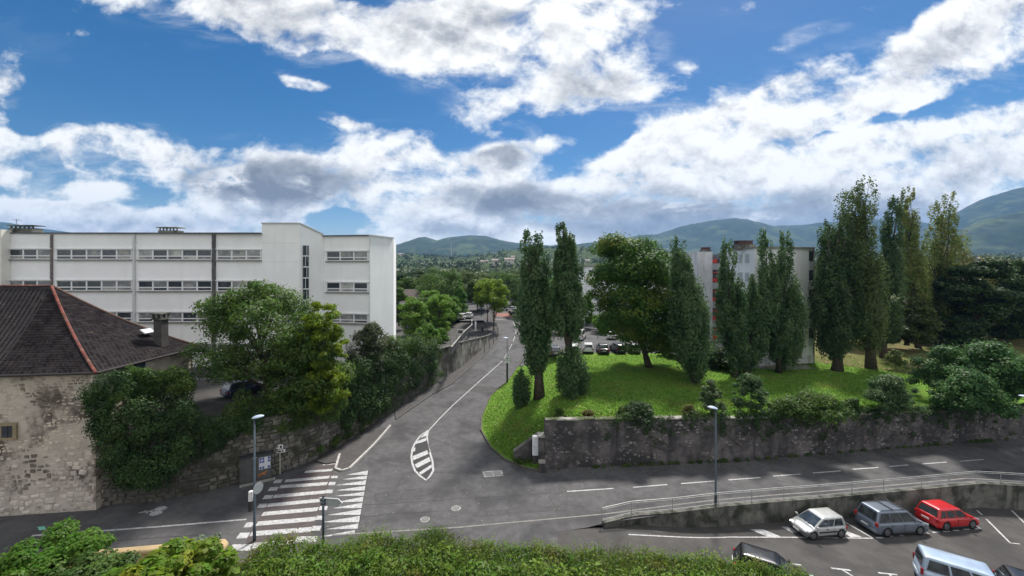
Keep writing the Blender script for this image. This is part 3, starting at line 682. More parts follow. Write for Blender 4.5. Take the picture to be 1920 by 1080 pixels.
# the wall's face looks at the car park: build by hand so the thickness lies on the road side
n = len(pr)
for i, p in enumerate(pr):
    t = pr[min(i + 1, n - 1)] - pr[max(i - 1, 0)]; nn_ = Vector((-t.y, t.x, 0)).normalized(); q = p + nn_ * .28
    z0_ = zl(p.x) - .2; b.v += [tuple(Vector(v) - cpw.location) for v in ((p.x, p.y, z0_), (p.x, p.y, .12), (q.x, q.y, .12), (q.x, q.y, z0_))]
for i in range(n - 1):
    for j in range(4): b.f.append((4 * i + j, 4 * i + (j + 1) % 4, 4 * i + 4 + (j + 1) % 4, 4 * i + 4 + j))
b.f += [(0, 3, 2, 1), (4 * n - 4, 4 * n - 3, 4 * n - 2, 4 * n - 1)]
fixn(b.build('wall_face', conc, cpw))
pr = resample(lp, 2.4)
for a, c in zip(pr, pr[1:]):
    t = (c - a).normalized(); nn_ = Vector((-t.y, t.x, 0))
    b = MB(); b.bar(a + t * .01 + nn_ * .14 + Vector((0, 0, .16)) - cpw.location, c - t * .01 + nn_ * .14 + Vector((0, 0, .16)) - cpw.location, .36, .08); b.build('coping_slab', conc, cpw)
rl = tag(empty('guard_rail', lp[0]), 'pale galvanised pedestrian rail on top of the car park wall', 'railing')
U = Vector((0, 0, 1))
rp = [p + Vector((-.1, .16, .2)) for p in lp]; rr = resample(rp, 2.3)
b = MB()
for a, c in zip(rp, rp[1:]): b.tube([a + U * .92 - rl.location, c + U * .92 - rl.location], .028, 8)
b.build('top_rail', galv, rl)
for h in (.80, .12):
    b = MB()
    for a, c in zip(rp, rp[1:]): b.tube([a + U * h - rl.location, c + U * h - rl.location], .018, 6)
    b.build('lower_rail' if h < .5 else 'middle_rail', galv, rl)
for p in rr:
    b = MB(); b.tube([p - rl.location, p + U * .92 - rl.location], .026, 8); b.build('rail_post', galv, rl)
b = MB()
for p in resample(rp, .2): b.tube([p + U * .12 - rl.location, p + U * .80 - rl.location], .004, 4, False)
b.build('balusters', greymetal, rl, kind='stuff')

# ================================================================ old stone house on the left
lime = M('lime_mortar', (.50, .445, .39), (.40, .355, .31), .9, 1., .8, 9, c3=(.10, .085, .07), s3=.28, thr3=(.50, .62))
hs = M('house_stone', (.56, .49, .42), (.42, .365, .31), 1.2, .95, .6, 10, c3=(.15, .13, .105), s3=.3, thr3=(.50, .64), isl=.18)
hs2 = M('house_rubble', (.53, .48, .43), (.42, .38, .335), 1.2, .95, .6, 10, c3=(.12, .105, .085), s3=.3, thr3=(.46, .6), obj=.22)
slate = M('slate_roof', (.024, .022, .024), (.036, .032, .033), 1.6, .85, 1., 14, c3=(.09, .078, .072), s3=1.1, thr3=(.6, .75), spec=.2)
hx0, hx1, hy0, hy1, hz0 = -66., -30.8, 30.0, 38.6, 10.45
house = tag(empty('stone_house', (hx1, hy0, 0)), 'old limestone house with dark slate hipped roof and red ridge tiles', 'house')
HO = Vector(house.location)
def fy(x): return interp([(-66, 25.0), (-36.9, 29.2), (-30.8, 30.0)], x)
b = MB()
fpts = [Vector((-66, 25., 0)), Vector((-36.9, 29.2, 0)), Vector((-30.8, 30.0, 0))]
poly = [(-66, 25.), (-36.9, 29.2), (-30.8, 30.0), (-30.5, 38.5), (-66, 38.6)]
b.prism([(x - HO.x, y - HO.y) for x, y in poly], -.3, hz0 + .1); fixn(b.build('wall', lime, house))
def not_win(p, z): return not (-35.9 < p.x < -34.2 and 5.7 < z < 7.7)
stones_on(house, fpts, lambda p: .05, lambda p: 4.6, (.2, .42), (.3, .75), hs2, singles=300, proud=(-.01, .08), skip=.08, seed=21, sway=.07, rough_=True, vis=lambda x, y: 0 < x < 330)
stones_on(house, fpts, lambda p: 4.55, lambda p: 10.4, (.16, .25), (.22, .5), hs, singles=0, proud=(-.02, .03), skip=.08, seed=22, sway=.03, rough_=True, ok=not_win, name='upper_stone')
stones_on(house, [Vector((-30.8, 30.0, 0)), Vector((-30.5, 38.5, 0))], lambda p: .05, lambda p: 10.4, (.2, .32), (.3, .6), hs, singles=0, proud=(-.02, .04), skip=.1, seed=23, name='side_stone')
# pieces of the roof
ax, ay, az = -39.3, 34.6, 16.35
ov = .55
e0 = Vector((-66, 25. - ov, hz0 - .15)); e1 = Vector((-36.9, 29.2 - ov, hz0 - .15)); ec = Vector((hx1 + ov, 30.0 - ov, hz0 - .15)); eb = Vector((-30.5 + ov, 38.5 + ov, hz0 - .15)); ebl = Vector((-66, 38.6 + ov, hz0 - .15))
apx = Vector((ax, ay, az)); rl_ = Vector((-66, 31.8, az + .1))
def curve_pt(a, c, t, dip):   # slopes kick out slightly towards the eave
    p = a.lerp(c, t); return p - Vector((0, 0, dip * 4 * t * (1 - t)))
def slope(name, tl, tr, bl, br, nu=14, nv=12, dip=.45):
    b = MB()
    for j in range(nv + 1):
        v = j / nv; L_ = curve_pt(tl, bl, v, dip); R_ = curve_pt(tr, br, v, dip)
        for i in range(nu + 1): b.v.append(tuple(L_.lerp(R_, i / nu) - HO))
    for j in range(nv):
        for i in range(nu):
            k = j * (nu + 1) + i; b.f.append((k, k + nu + 1, k + nu + 2, k + 1))
    return b.build(name, slate, house, True)
slope('roof', rl_, apx, e0, e1.lerp(ec, .0) if False else e1, 10, 12)
slope('roof', apx, apx + Vector((.01, 0, 0)), e1, ec, 12, 12)
slope('roof', apx, apx + Vector((0, .01, 0)), ec, eb, 14, 12)
slope('roof', apx, rl_, eb, ebl, 10, 8)
# slate courses as thin proud laps on the two slopes in view
def laps(tl, tr, bl, br, n, dip=.45):
    b = MB(); nrm = (bl - tl).cross(br - bl).normalized()
    if nrm.z < 0: nrm = -nrm
    for j in range(1, n):
        v = j / n; v2 = (j + .96) / n
        a = curve_pt(tl, bl, v, dip) - HO; c = curve_pt(tr, br, v, dip) - HO; a2 = curve_pt(tl, bl, v2, dip) - HO; c2 = curve_pt(tr, br, v2, dip) - HO
        m_ = max(2, int((c2 - a2).length / .34)); 
        for i in range(m_):
            t0, t1 = i / m_ + .004, (i + 1) / m_ - .004; up_ = nrm * (.010 + rnd.uniform(0, .016)); lo_ = nrm * .004
            b.quad(a.lerp(c, t0) + lo_, a2.lerp(c2, t0) + up_, a2.lerp(c2, t1) + up_, a.lerp(c, t1) + lo_)
            b.quad(a2.lerp(c2, t0) + up_, a2.lerp(c2, t0), a2.lerp(c2, t1), a2.lerp(c2, t1) + up_)
    return b
sl2 = M('slates', (.017, .0145, .016), (.026, .023, .024), 1.2, 1., .3, 20, c3=(.075, .062, .055), s3=.9, thr3=(.6, .8), isl=.3, spec=.0)
laps(apx, apx, ec, eb, 34).build('slate_courses', sl2, house, kind='stuff')
laps(apx, apx, e1, ec, 34).build('slate_courses', sl2, house, kind='stuff')
laps(rl_, apx, e0, e1, 34).build('slate_courses', sl2, house, kind='stuff')
redt = M('red_ridge_tile', (.19, .05, .035), (.12, .05, .04), 2.5, .8, .3, 20, c3=(.22, .13, .10), s3=1.5, obj=.3)
def ridge(a, c, dip, w=.19, step=.40):
    n = int((c - a).length / step)
    for i in range(n):
        p = curve_pt(a, c, i / n, dip); q = curve_pt(a, c, (i + 1.12) / n, dip); b = MB()
        t = (q - p).normalized(); s_ = t.cross(Vector((0, 0, 1))).normalized(); u_ = s_.cross(t)
        v = []
        for pt, ex in ((p, 1.), (q, 1.12)):
            for an in (-90, -50, 0, 50, 90):
                v.append(pt + s_ * math.sin(R(an)) * w / 2 * ex + u_ * (math.cos(R(an)) * w * .45 * ex + .01) - HO)
        b.add(v, [(k, k + 1, k + 6, k + 5) for k in range(4)]); b.add(v[:5], [(0, 1, 2, 3, 4)]); b.add(v[5:], [(4, 3, 2, 1, 0)])
        b.build('ridge_tile', redt, house)
ridge(apx, ec, .45); ridge(rl_.lerp(apx, .55), apx, 0.)
greyt = M('grey_hip', (.10, .07, .06), (.14, .08, .06), 2, .9)
b = MB(); b.tube([curve_pt(apx, eb, t / 10, .45) + Vector((0, 0, .05)) - HO for t in range(11)], .09, 6); b.build('hip_cap', greyt, house)
gut = M('gutter', (.035, .03, .03), None, rough=.6)
b = MB(); b.tube([q - HO - Vector((0, 0, .05)) for q in (e0, e1, ec, eb)], .09, 8); b.build('gutter', gut, house)
b = MB(); b.tube([Vector((-30.35, 38.4, hz0 - .3)) - HO, Vector((-30.35, 38.4, 5.2)) - HO], .06, 8); b.build('downpipe', greymetal, house)
# attic window in the front wall
wc = P(31, 804, 29.75); wx = wc.x; wz = wc.z; wy = fy(wx)
b = MB()
for dxx, dzz, sx, sz in ((-.5, 0, .22, 1.0), (.5, 0, .22, 1.0), (0, .53, 1.22, .22), (0, -.52, 1.22, .18)): b.box(Vector((wx + dxx, wy + .02, wz + dzz)) - HO, (sx, .22, sz), rz=R(8))
wf_ = b.build('window_surround', M('ochre_stone', (.30, .24, .16), (.22, .18, .12), 2, .9), house)
b = MB(); b.box(Vector((wx, wy - .02, wz)) - HO, (.78, .05, .86), rz=R(8)); b.build('pane', glass, wf_)
b = MB(); b.box(Vector((wx, wy - .06, wz)) - HO, (.03, .03, .86), rz=R(8)); b.box(Vector((wx, wy - .06, wz)) - HO, (.78, .03, .03), rz=R(8)); b.build('glazing_bar', darkmetal, wf_)
# small window high in the side wall, chimney, rooflight
b = MB(); b.box(Vector((-30.5, 33.2, 9.6)) - HO, (.2, .8, 1.0)); b.build('window', glass, house)
ch = P(302, 632, 36.4)
b = MB(); b.box(ch - HO, (.72, .72, 3.2)); chn = b.build('chimney', M('chimney_render', (.075, .07, .07), (.05, .047, .047), 2, .9), house)
b = MB(); b.box(ch - HO + Vector((0, 0, 1.66)), (1.0, 1.0, .12)); b.build('chimney_slab', conc, chn)
for dxx, dyy in ((-.36, -.36), (.36, -.36), (-.36, .36), (.36, .36), (0, -.36), (0, .36)):
    b = MB(); b.box(ch - HO + Vector((dxx, dyy, 1.9)), (.14, .14, .36)); b.build('chimney_pier', conc, chn)
b = MB(); b.box(ch - HO + Vector((0, 0, 2.13)), (1.02, 1.02, .1)); b.build('chimney_cap', conc, chn)
n_ = (ec - apx).cross(eb - apx).normalized(); n_ = n_ if n_.z > 0 else -n_
def onroof(px, py):
    o_ = Vector((0, 0, CH)); d_ = Vector(((px - 960) / FPX, 1, -(py - HZ) / FPX)); t_ = (apx - o_).dot(n_) / d_.dot(n_); return o_ + d_ * t_
q = onroof(276, 622); b = MB(); ex = (eb - ec).normalized(); ey = n_.cross(ex)
b.add([q + ex * sx_ * .5 + ey * sy_ * .3 + n_ * h - HO for h in (.02, .12) for sx_, sy_ in ((-1, -1), (1, -1), (1, 1), (-1, 1))], [(4, 5, 6, 7), (0, 1, 5, 4), (1, 2, 6, 5), (2, 3, 7, 6), (3, 0, 4, 7)])
b.build('rooflight', M('pale_glass', (.5, .52, .55), None, rough=.3), house)

# ================================================================ school block
school = tag(empty('school_building', (-17, 52, 5.2)), 'long white three storey school block with bands of windows', 'school building')
SO = Vector(school.location)
base = lambda x, y: zcourt(x, y) - .3
def plan(px, Y): return ((px - 960) * Y / FPX, Y)
YA = 51.7
pL = plan(-60, YA - .3); p5 = plan(5, YA - .3); p492 = plan(492, YA + .1); p562 = plan(562, YA + .1); p607 = plan(607, 54.3); p695 = plan(695, 53.2); p738 = plan(738, 58.3)
b = MB(); b.prism([(x - SO.x, y - SO.y) for x, y in [p5, p492, (p492[0], 66), (p5[0], 66)]], -1, 22.2 - SO.z); fixn(b.build('main_wing', white, school))
b = MB(); b.prism([(x - SO.x, y - SO.y) for x, y in [p607, p695, p738, (p738[0] - 3, 70), (p607[0] + .2, 70)]], -1, 22.05 - SO.z); fixn(b.build('east_wing', white, school))
b = MB(); tx = [p492, p562, p607, (p607[0], 66), (p492[0], 66)]; zt_ = [23.5, 23.5, 22.25, 20.5, 20.5]
b.add([(x - SO.x + .0, y - SO.y - .12, -1) for x, y in tx] + [(x - SO.x, y - SO.y - .12, z - SO.z) for (x, y), z in zip(tx, zt_)], [(4, 3, 2, 1, 0), (5, 6, 7, 8, 9)] + [(i, (i + 1) % 5, 5 + (i + 1) % 5, 5 + i) for i in range(5)])
fixn(b.build('stair_tower', white, school))
b = MB(); b.prism([(x - SO.x, y - SO.y) for x, y in [plan(-130, 50.4), plan(2, 50.4), (plan(2, 50.4)[0], 66), (plan(-130, 50.4)[0], 66)]], -1, 18 + 76 * 49.5 / FPX - SO.z - .3); cream = fixn(b.build('west_block', M('cream_render', (.72, .71, .66), (.66, .65, .6), 1, .9), school))
edge = M('roof_edge', (.10, .10, .115), None, rough=.7)
b = MB(); b.box(((p5[0] + p492[0]) / 2 - SO.x, YA + .02 - SO.y, 22.26 - SO.z), (p492[0] - p5[0] - .01, .9, .14)); b.build('roof_edge', edge, school)
b = MB(); c_ = Vector(((p607[0] + p695[0]) / 2 - SO.x, (54.3 + 53.2) / 2 - SO.y, 22.12 - SO.z)); b.bar(Vector((p607[0], 54.25, 22.12)) - SO, Vector((p695[0], 53.15, 22.12)) - SO, .5, .13); b.build('roof_edge', edge, school)
for a, c, za, zb_ in ((p695, p738, 22.1, 22.1), (p492, p562, 23.52, 23.52), (p562, p607, 23.52, 22.28)):
    b = MB(); b.bar(Vector((a[0], a[1] - .12, za + .04)) - SO, Vector((c[0], c[1] - .12, zb_ + .04)) - SO, .35, .12); b.build('parapet_cap', M('cap_white', (.55, .56, .58), None, rough=.7) if 'cap_white' not in bpy.data.materials else bpy.data.materials['cap_white'], school)
curtain = M('blinds', (.16, .17, .19), (.30, .30, .29), 1.1, .3, spec=.5, thr=(.45, .6))
blind_w = M('white_blind', (.48, .48, .46), (.25, .26, .27), .6, .4, thr=(.4, .6))
def wband(pa, pb, za, zb_, n, sill=True):
    """row of windows on the face from plan point pa to pb, between heights za (top) and zb_"""
    a = Vector((pa[0], pa[1], 0)); c = Vector((pb[0], pb[1], 0)); t = (c - a).normalized(); nn_ = Vector((t.y, -t.x, 0)); L_ = (c - a).length; w = L_ / n; h = za - zb_; rz = math.atan2(t.y, t.x)
    if sill:
        b = MB(); b.box(a.lerp(c, .5) + nn_ * .08 + Vector((0, 0, zb_ - .09)) - SO, (L_ + .3, .3, .12), rz=rz); b.build('window_sill', kerbm, school)
        b = MB(); b.box(a.lerp(c, .5) + nn_ * .1 + Vector((0, 0, za + .05)) - SO, (L_ + .3, .22, .1), rz=rz); b.build('lintel', whitev, school)
    for i in range(n):
        m_ = a + t * (i + .5) * w; b = MB(); f = .09
        def bx(u, v, du, dv, dep=.12, off=.03): b.box(m_ + t * u + nn_ * off + Vector((0, 0, zb_ + v)) - SO, (du, dep, dv), rz=rz)
        bx(-w / 2 + f / 2, h / 2, f, h); bx(w / 2 - f / 2, h / 2, f, h); bx(0, h - f / 2, w - 2 * f, f); bx(0, f / 2, w - 2 * f, f); bx(0, h * .34, w - 2 * f, .13)
        fr = b.build('window', whitev, school)
        for v0, v1 in ((f, h * .34 - .065), (h * .34 + .065, h - f)):
            b = MB(); b.box(m_ + nn_ * .022 + Vector((0, 0, zb_ + (v0 + v1) / 2)) - SO, (w - 2 * f - .01, .03, v1 - v0 - .01), rz=rz)
            b.build('pane', rnd.choice((curtain, curtain, glass, glass, glass, blind_w)), fr)
def zrow(py, Y): return 18 - (py - HZ) * Y / FPX
for y0, y1 in ((467, 486), (525.5, 544.5), (584.5, 602.5), (643, 661)):
    for x0, x1, n in ((19, 97, 3), (107, 248, 5), (260, 398, 5), (408, 490, 3)):
        Yf = lambda x_: YA - .3 + .4 * (x_ - 5) / 487 - .03
        yy_ = Yf((x0 + x1) / 2)
        wband(plan(x0, Yf(x0)), plan(x1, Yf(x1)), zrow(y0 + (x0 / 300), yy_), zrow(y1 + x0 / 300, yy_), n)
    if y0 < 640: wband(plan(613, 54.2), plan(690, 53.25), zrow(y0 + 4, 53.7), zrow(y1 + 3, 53.7), 3)
# narrow stair window of stacked panes
a = Vector((*plan(568, 51.93), 0)); c = Vector((*plan(578.5, 52.52), 0)); t = (c - a).normalized(); nn_ = Vector((t.y, -t.x, 0)); rz = math.atan2(t.y, t.x); w = (c - a).length
for k in range(6):
    za = zrow(460 + k * 20.5, 52.4); zb_ = zrow(479.5 + k * 20.5, 52.4); m_ = a.lerp(c, .5) + nn_ * .05; b = MB()
    b.box(m_ + Vector((0, 0, za)) - SO, (w, .08, .07), rz=rz); b.box(m_ + Vector((0, 0, zb_)) - SO, (w, .08, .07), rz=rz)
    b.box(m_ + t * w * (.15 if k % 2 == 0 else -.1) + Vector((0, 0, (za + zb_) / 2)) - SO, (.05, .08, za - zb_ - .08), rz=rz)
    fr = b.build('stair_window', whitev, school)
    b = MB(); b.box(m_ - nn_ * .01 + Vector((0, 0, (za + zb_) / 2)) - SO, (w, .04, za - zb_ - .08), rz=rz); b.build('pane', glass, fr)
pipe = M('drain_stain', (.12, .12, .125), (.07, .07, .07), 3, .9)
for px_, w_, m_ in ((98.5, .2, M('brown_pipe', (.22, .19, .18), (.12, .11, .11), 3)), (253, .26, M('grey_rib', (.56, .57, .58), None)), (402, .38, pipe), (694, .1, bpy.data.materials['grey_rib'])):
    Yp = 53.1 if px_ > 600 else YA - .3 + .4 * px_ / 492
    q = plan(px_, Yp); b = MB(); b.box((q[0] - SO.x, q[1] - .1 - SO.y, (22.1 + 4.5) / 2 - SO.z), (w_, .24, 17.6)); b.build('drainpipe', m_, school)
for zz in (21.0, 18.6, 15.1, 11.5):      # fine joints in the render
    b = MB(); b.box(((p492[0] + p562[0]) / 2 - SO.x, p492[1] - .125 - SO.y, zz - SO.z), (p562[0] - p492[0] - .1, .012, .03)); b.build('render_joint', bpy.data.materials['grey_rib'], school)
def roof_vent(px, Y, ztop, w, h, lab):
    x, _ = plan(px, Y); r = tag(empty('roof_chimney', (x, Y + 2.5, ztop)), lab, 'chimney')
    b = MB(); b.box((0, 0, h * .3), (w, 1.2, h * .6)); b.build('base', conc, r)
    for k in range(6): b = MB(); b.box((-w / 2 + .12 + k * (w - .24) / 5, -.4, h * .75), (.12, .12, h * .3)); b.build('pier', conc, r)
    b = MB(); b.box((0, 0, h * .95), (w + .3, 1.5, h * .1)); b.build('slab', conc, r)
roof_vent(290, YA, 22.15, 2.5, 1.1, 'wide slatted chimney on the flat roof of the school wing')
roof_vent(3, 49.6, 22.3, 3., 1.0, 'cream chimney with open slats on the roof at the far left')
an = tag(empty('roof_aerial', (plan(13, 52)[0], 53, 22.2)), 'thin television aerial above the left end of the school roof', 'aerial')
b = MB(); b.tube([(0, 0, 0), (0, 0, 2.)], .03, 6); b.build('mast', greymetal, an)
b = MB(); b.tube([(-.5, 0, 1.9), (.5, 0, 1.9)], .02, 6); [b.tube([(x, -.3, 1.9), (x, .3, 1.9)], .015, 5) for x in (-.4, -.2, 0, .2, .4)]; b.build('antenna', greymetal, an)

# ================================================================ apartment block on the right
wblue = M('apartment_render', (.80, .81, .85), (.74, .75, .78), .35, .9, .1, 12, streak=.7, streakc=(.52, .52, .55))
wend = M('weathered_render', (.68, .68, .72), (.55, .55, .58), .5, .95, .1, 12, streak=.9, streakc=(.36, .36, .38))
apt = tag(empty('apartment_block', (34.1, 57, 3.9)), 'white five storey apartment block with red balcony panels behind the poplars', 'apartment building')
AO = Vector(apt.location)
cA = (34.1, 57.); cB = (43.9, 59.0); cBr = (43.9 + 3.2, 59.0 + 22); cL = (39.3, 76.)
cW1 = (37.7, 76.2); cW0 = (34.6, 75.6)
b = MB(); b.prism([(x - AO.x, y - AO.y) for x, y in [cA, cB, cBr, (39.6 + 3, 80), cL]], -.6, 16.75); fixn(b.build('main_block', wblue, apt))
b = MB(); b.bar(Vector((*cA, 20.72)) - AO, Vector((*cB, 20.72)) - AO, .5, .22); b.build('roof_edge', kerbm, apt)
b = MB(); b.bar(Vector((*cA, 20.72)) - AO, Vector((*cL, 20.72)) - AO, .5, .2); b.build('roof_edge', kerbm, apt)
b = MB(); b.prism([(x - AO.x, y - AO.y) for x, y in [cW0, cW1, (cW1[0] + 2, 90), (cW0[0] + 2, 90)]], -.6, 16.9); fixn(b.build('end_wing', wend, apt))
b = MB(); b.prism([(x - AO.x, y - AO.y) for x, y in [(cW1[0] + .02, 77.4), (cL[0] + .4, 77.4), (cL[0] + 1, 80), (cW1[0], 80)]], -.6, 16.4); fixn(b.build('stair_bay', M('grey_bay', (.16, .17, .20), (.12, .13, .15), 1, .8), apt))
b = MB(); b.box((39.5 - AO.x, 59.6 - AO.y, .9), (9.5, 2.4, 2.6), rz=R(11.5)) if False else None
redpanel = M('red_panel', (.62, .065, .045), (.55, .08, .06), 1, .6); greyb = M('balcony_grey', (.42, .44, .48), None)
for k in range(5):
    zc_ = 18 - (489.5 + 35.9 * k - HZ) * 76.5 / FPX - AO.z; xm = (cW1[0] + cL[0]) / 2 - AO.x
    b = MB(); b.box((xm - .1, 77.0 - AO.y, zc_), (.9, .5, .75)); b.build('red_panel', redpanel, apt)
    b = MB(); b.box((xm + .6, 77.1 - AO.y, zc_), (.5, .5, .75)); b.build('dark_opening', glass, apt)
    b = MB(); b.box((xm + .1, 76.9 - AO.y, zc_ - 1.05), (1.6, .5, 1.2)); b.build('balcony_front', greyb, apt)
    b = MB(); b.box((xm + .1, 76.8 - AO.y, zc_ - 2.15), (1.6, .5, .22)); b.build('red_band', redpanel, apt)
# shuttered windows on the long face, loggias at the far end of the gable
def faceq(a, c, u, zt, w, h, name, m, parent, off=.06, dep=.12):
    a = Vector((*a, 0)); c = Vector((*c, 0)); t = (c - a).normalized(); nn_ = Vector((t.y, -t.x, 0)); b = MB()
    b.box(a.lerp(c, u) + nn_ * off + Vector((0, 0, zt)) - AO, (w, dep, h), rz=math.atan2(t.y, t.x)); return b.build(name, m, parent)
for k in range(5):
    zc_ = 20.8 - 1.55 - 2.8 * k
    for u in (.12, .3, .48, .66, .84):
        f = faceq(cL, cA, u, zc_, 2.2, 1.5, 'window', whitev, apt, .03, .1); faceq(cL, cA, u, zc_, 2.0, 1.3, 'shutter', greyb, f, .07, .1)
    f = faceq(cA, cB, .955, zc_ + .3, .75, 1.5, 'loggia_opening', glass, apt, .03, .1); faceq(cA, cB, .955, zc_ - 1., .8, .9, 'loggia_front', greyb, f, .06, .1)
faceq(cA, cB, .995, 12.3, .12, 16.9, 'corner_post', kerbm, apt, .08, .2)
for k, u in ((0, .42), (2, .40), (4, .44)): faceq(cA, cB, u, 18.6 - 2.8 * k, .35, .18, 'vent_grille', darkmetal, apt, .03, .08)
faceq(cA, cB, .5, 4.6, 10.0, 1.2, 'plinth', wend, apt, .05, .1)
for px_, Y_, w_, h_, lab in ((1397, 62, 2.2, 1.0, 'large dark roof vent on the apartment block roof'), (1325, 78, 1.2, .8, 'small dark roof vent above the blank end wall')):
    x, _ = plan(px_, Y_); r = tag(empty('roof_vent', (x, Y_ + .5, 20.7)), lab, 'roof vent')
    b = MB(); b.box((0, 0, h_ * .35), (w_ * 1.25, 1.6, h_ * .7)); b.build('base', conc, r)
    b = MB(); b.box((0, 0, h_ * .95), (w_, 1.3, h_ * .5)); b.build('louvre_box', M('dark_red_metal', (.07, .035, .035), None), r)
    b = MB(); b.box((0, 0, h_ * 1.26), (w_ * 1.1, 1.5, .1)); b.build('cap', darkmetal, r)
# second block further back
a2 = tag(empty('apartment_block', (19, 102, 4.)), 'pale apartment block further back, seen left of the big maple', 'apartment building'); BO = Vector(a2.location)
b = MB(); b.prism([(0 - 1.5, 0), (3.4, 1.2), (26, 5), (24, 20), (-4, 14)], -.5, 14.); fixn(b.build('walls', wblue, a2))
b = MB(); b.prism([(-1.9, -.4), (3.4, .8), (26.4, 4.6), (24.4, 20.4), (-4.4, 14.4)], 14., 14.35); fixn(b.build('flat_roof', kerbm, a2))
for k in range(5):
    for u in (1.0,) + tuple(6 + 3.4 * i for i in range(6)):
        zc_ = 12.6 - 2.75 * k; yv = (u + 1.5) * 1.2 / 4.9 if u < 3.4 else 1.2 + (u - 3.4) * 3.8 / 22.6
        b = MB(); b.box((u - .3, yv - .06, zc_), (1.7, .12, 1.3)); f = b.build('window', whitev, a2); b = MB(); b.box((u - .3, yv - .1, zc_), (1.45, .1, 1.1)); b.build('pane', glass, f)
b = MB(); b.box((2.5, 1.0, 11.8), (.8, .5, 1.1)); b.build('red_panel', redpanel, a2)
# hall seen between yard trees, small pale house left
hl = tag(empty('yard_pavilion', plan(768, 112) + (3.6,)), 'low white building with pyramid roof among the yard trees', 'house')
b = MB(); b.box((0, 3, 2.2), (9, 7, 5)); b.build('wall', white, hl)
b = MB(); v = [(-5, -1, 4.7), (5, -1, 4.7), (5, 7, 4.7), (-5, 7, 4.7), (-2, 3, 8.), (1, 3, 8.)]; b.add(v, [(0, 1, 5, 4), (1, 2, 5), (2, 3, 4, 5), (3, 0, 4), (3, 2, 1, 0)]); b.build('roof', M('brown_roof', (.13, .10, .09), (.09, .08, .08), 2), hl)
for x in (-2.5, 0, 2.5): b = MB(); b.box((x, -.55, 2.), (1.2, .14, 1.6)); b.build('window', glass, hl)
# low ochre garden wall, bottom left
och = M('ochre_render', (.42, .31, .17), (.36, .27, .15), 1.5, .9, .2, 15)
gw = tag(empty('garden_wall', (-20, 24, 0)), 'low ochre rendered garden wall with rounded coping beside the road', 'wall')
A = Vector((-25.5, 23.3, 0)); Bq = Vector((-17.4, 24.45, 0)); D = Vector((-17.0, 22.6, 0)); GO = Vector(gw.location)
b = MB(); b.bar(A + U * .65 - GO, Bq + U * .65 - GO, .26, 1.3); b.bar(Bq + Vector((.0, -.14, .65)) - GO, D + U * .65 - GO, .26, 1.3); b.build('wall_face', och, gw)
b = MB(); b.tube([A + U * 1.3 - GO, Bq + U * 1.3 - GO, Bq + Vector((.12, -.1, 1.3)) - GO, D + U * 1.3 - GO], .24, 10); b.build('coping', och, gw, True)

# ================================================================ vegetation
def rb(n): return rng.random(n)
def leafmesh(name, cen, nrm, size, m, aspect=.55, tri=False):
    """one small folded leaf (two triangles, or one when far) per point"""
    n = len(cen); nrm = nrm / (np.linalg.norm(nrm, axis=1, keepdims=True) + 1e-9)
    ref = rng.normal(size=(n, 3)); t = np.cross(nrm, ref); t /= np.linalg.norm(t, axis=1, keepdims=True) + 1e-9; s = np.cross(nrm, t)
    sz = (size * (.65 + .7 * rb(n)))[:, None]
    v = np.empty((n, 4, 3), np.float32)
    v[:, 0] = cen - t * sz * .5; v[:, 1] = cen + s * sz * aspect * .5 + nrm * sz * .1; v[:, 2] = cen + t * sz * .5 - nrm * sz * .12; v[:, 3] = cen - s * sz * aspect * .5 + nrm * sz * .1
    if tri:
        v = np.ascontiguousarray(v[:, [0, 1, 2]]); v[:, 1] += s.astype(np.float32) * (sz * aspect * .35).astype(np.float32)
        me = bpy.data.meshes.new(name); me.vertices.add(3 * n); me.vertices.foreach_set('co', v.reshape(-1)); me.loops.add(3 * n); me.loops.foreach_set('vertex_index', np.arange(3 * n, dtype=np.int32))
        me.polygons.add(n); me.polygons.foreach_set('loop_start', np.arange(0, 3 * n, 3, dtype=np.int32)); me.polygons.foreach_set('loop_total', np.full(n, 3, np.int32))
        me.materials.append(m); me.update(); return me
    me = bpy.data.meshes.new(name); me.vertices.add(4 * n); me.vertices.foreach_set('co', v.reshape(-1))
    me.loops.add(4 * n); me.loops.foreach_set('vertex_index', np.arange(4 * n, dtype=np.int32))
    me.polygons.add(n); me.polygons.foreach_set('loop_start', np.arange(0, 4 * n, 4, dtype=np.int32)); me.polygons.foreach_set('loop_total', np.full(n, 4, np.int32))
    me.materials.append(m); me.update(); return me
def cloud(clumps, n, up=.35, solid=.6, fuzz=.07):
    """leaf positions and facings over ellipsoid clumps: rows of (x, y, z, rx, ry, rz)"""
    c = np.asarray(clumps, float); vol = (c[:, 3] * c[:, 4] * c[:, 5]) ** (2 / 3); p = vol / vol.sum()
    k = rng.choice(len(c), n, p=p); d = rng.normal(size=(n, 3)); d /= np.linalg.norm(d, axis=1, keepdims=True)
    rad = (solid + (1 - solid) * rb(n)) * (1 + fuzz * rng.normal(size=n))
    pos = c[k, :3] + d * c[k, 3:] * rad[:, None]
    nr = d / c[k, 3:] * c[k, 3:].mean(axis=1, keepdims=True) + rng.normal(size=(n, 3)) * .36; nr[:, 2] += up
    return pos, nr
def foliage(name, clumps, n, size, m, parent, aspect=.55, up=.35, kind=None, solid=.6, zmin=None, tri=False, fuzz=.07):
    pos, nr = cloud(clumps, n, up, solid, fuzz)
    if zmin is not None: pos[:, 2] = np.maximum(pos[:, 2], zmin)
    me = leafmesh(name, pos, nr, np.full(n, size), m, aspect, tri)
    o = bpy.data.objects.new(name, me); link(o, parent)
    if kind: o['kind'] = kind
    return o
def leafm(name, c1, c2, tr=.35, isl=.35, s=.6, c3=None, s3=.5):
    return M(name, c1, c2, s, .55, 0, isl=isl, transl=tr, spec=.25, thr=(.4, .6), c3=c3, s3=s3)
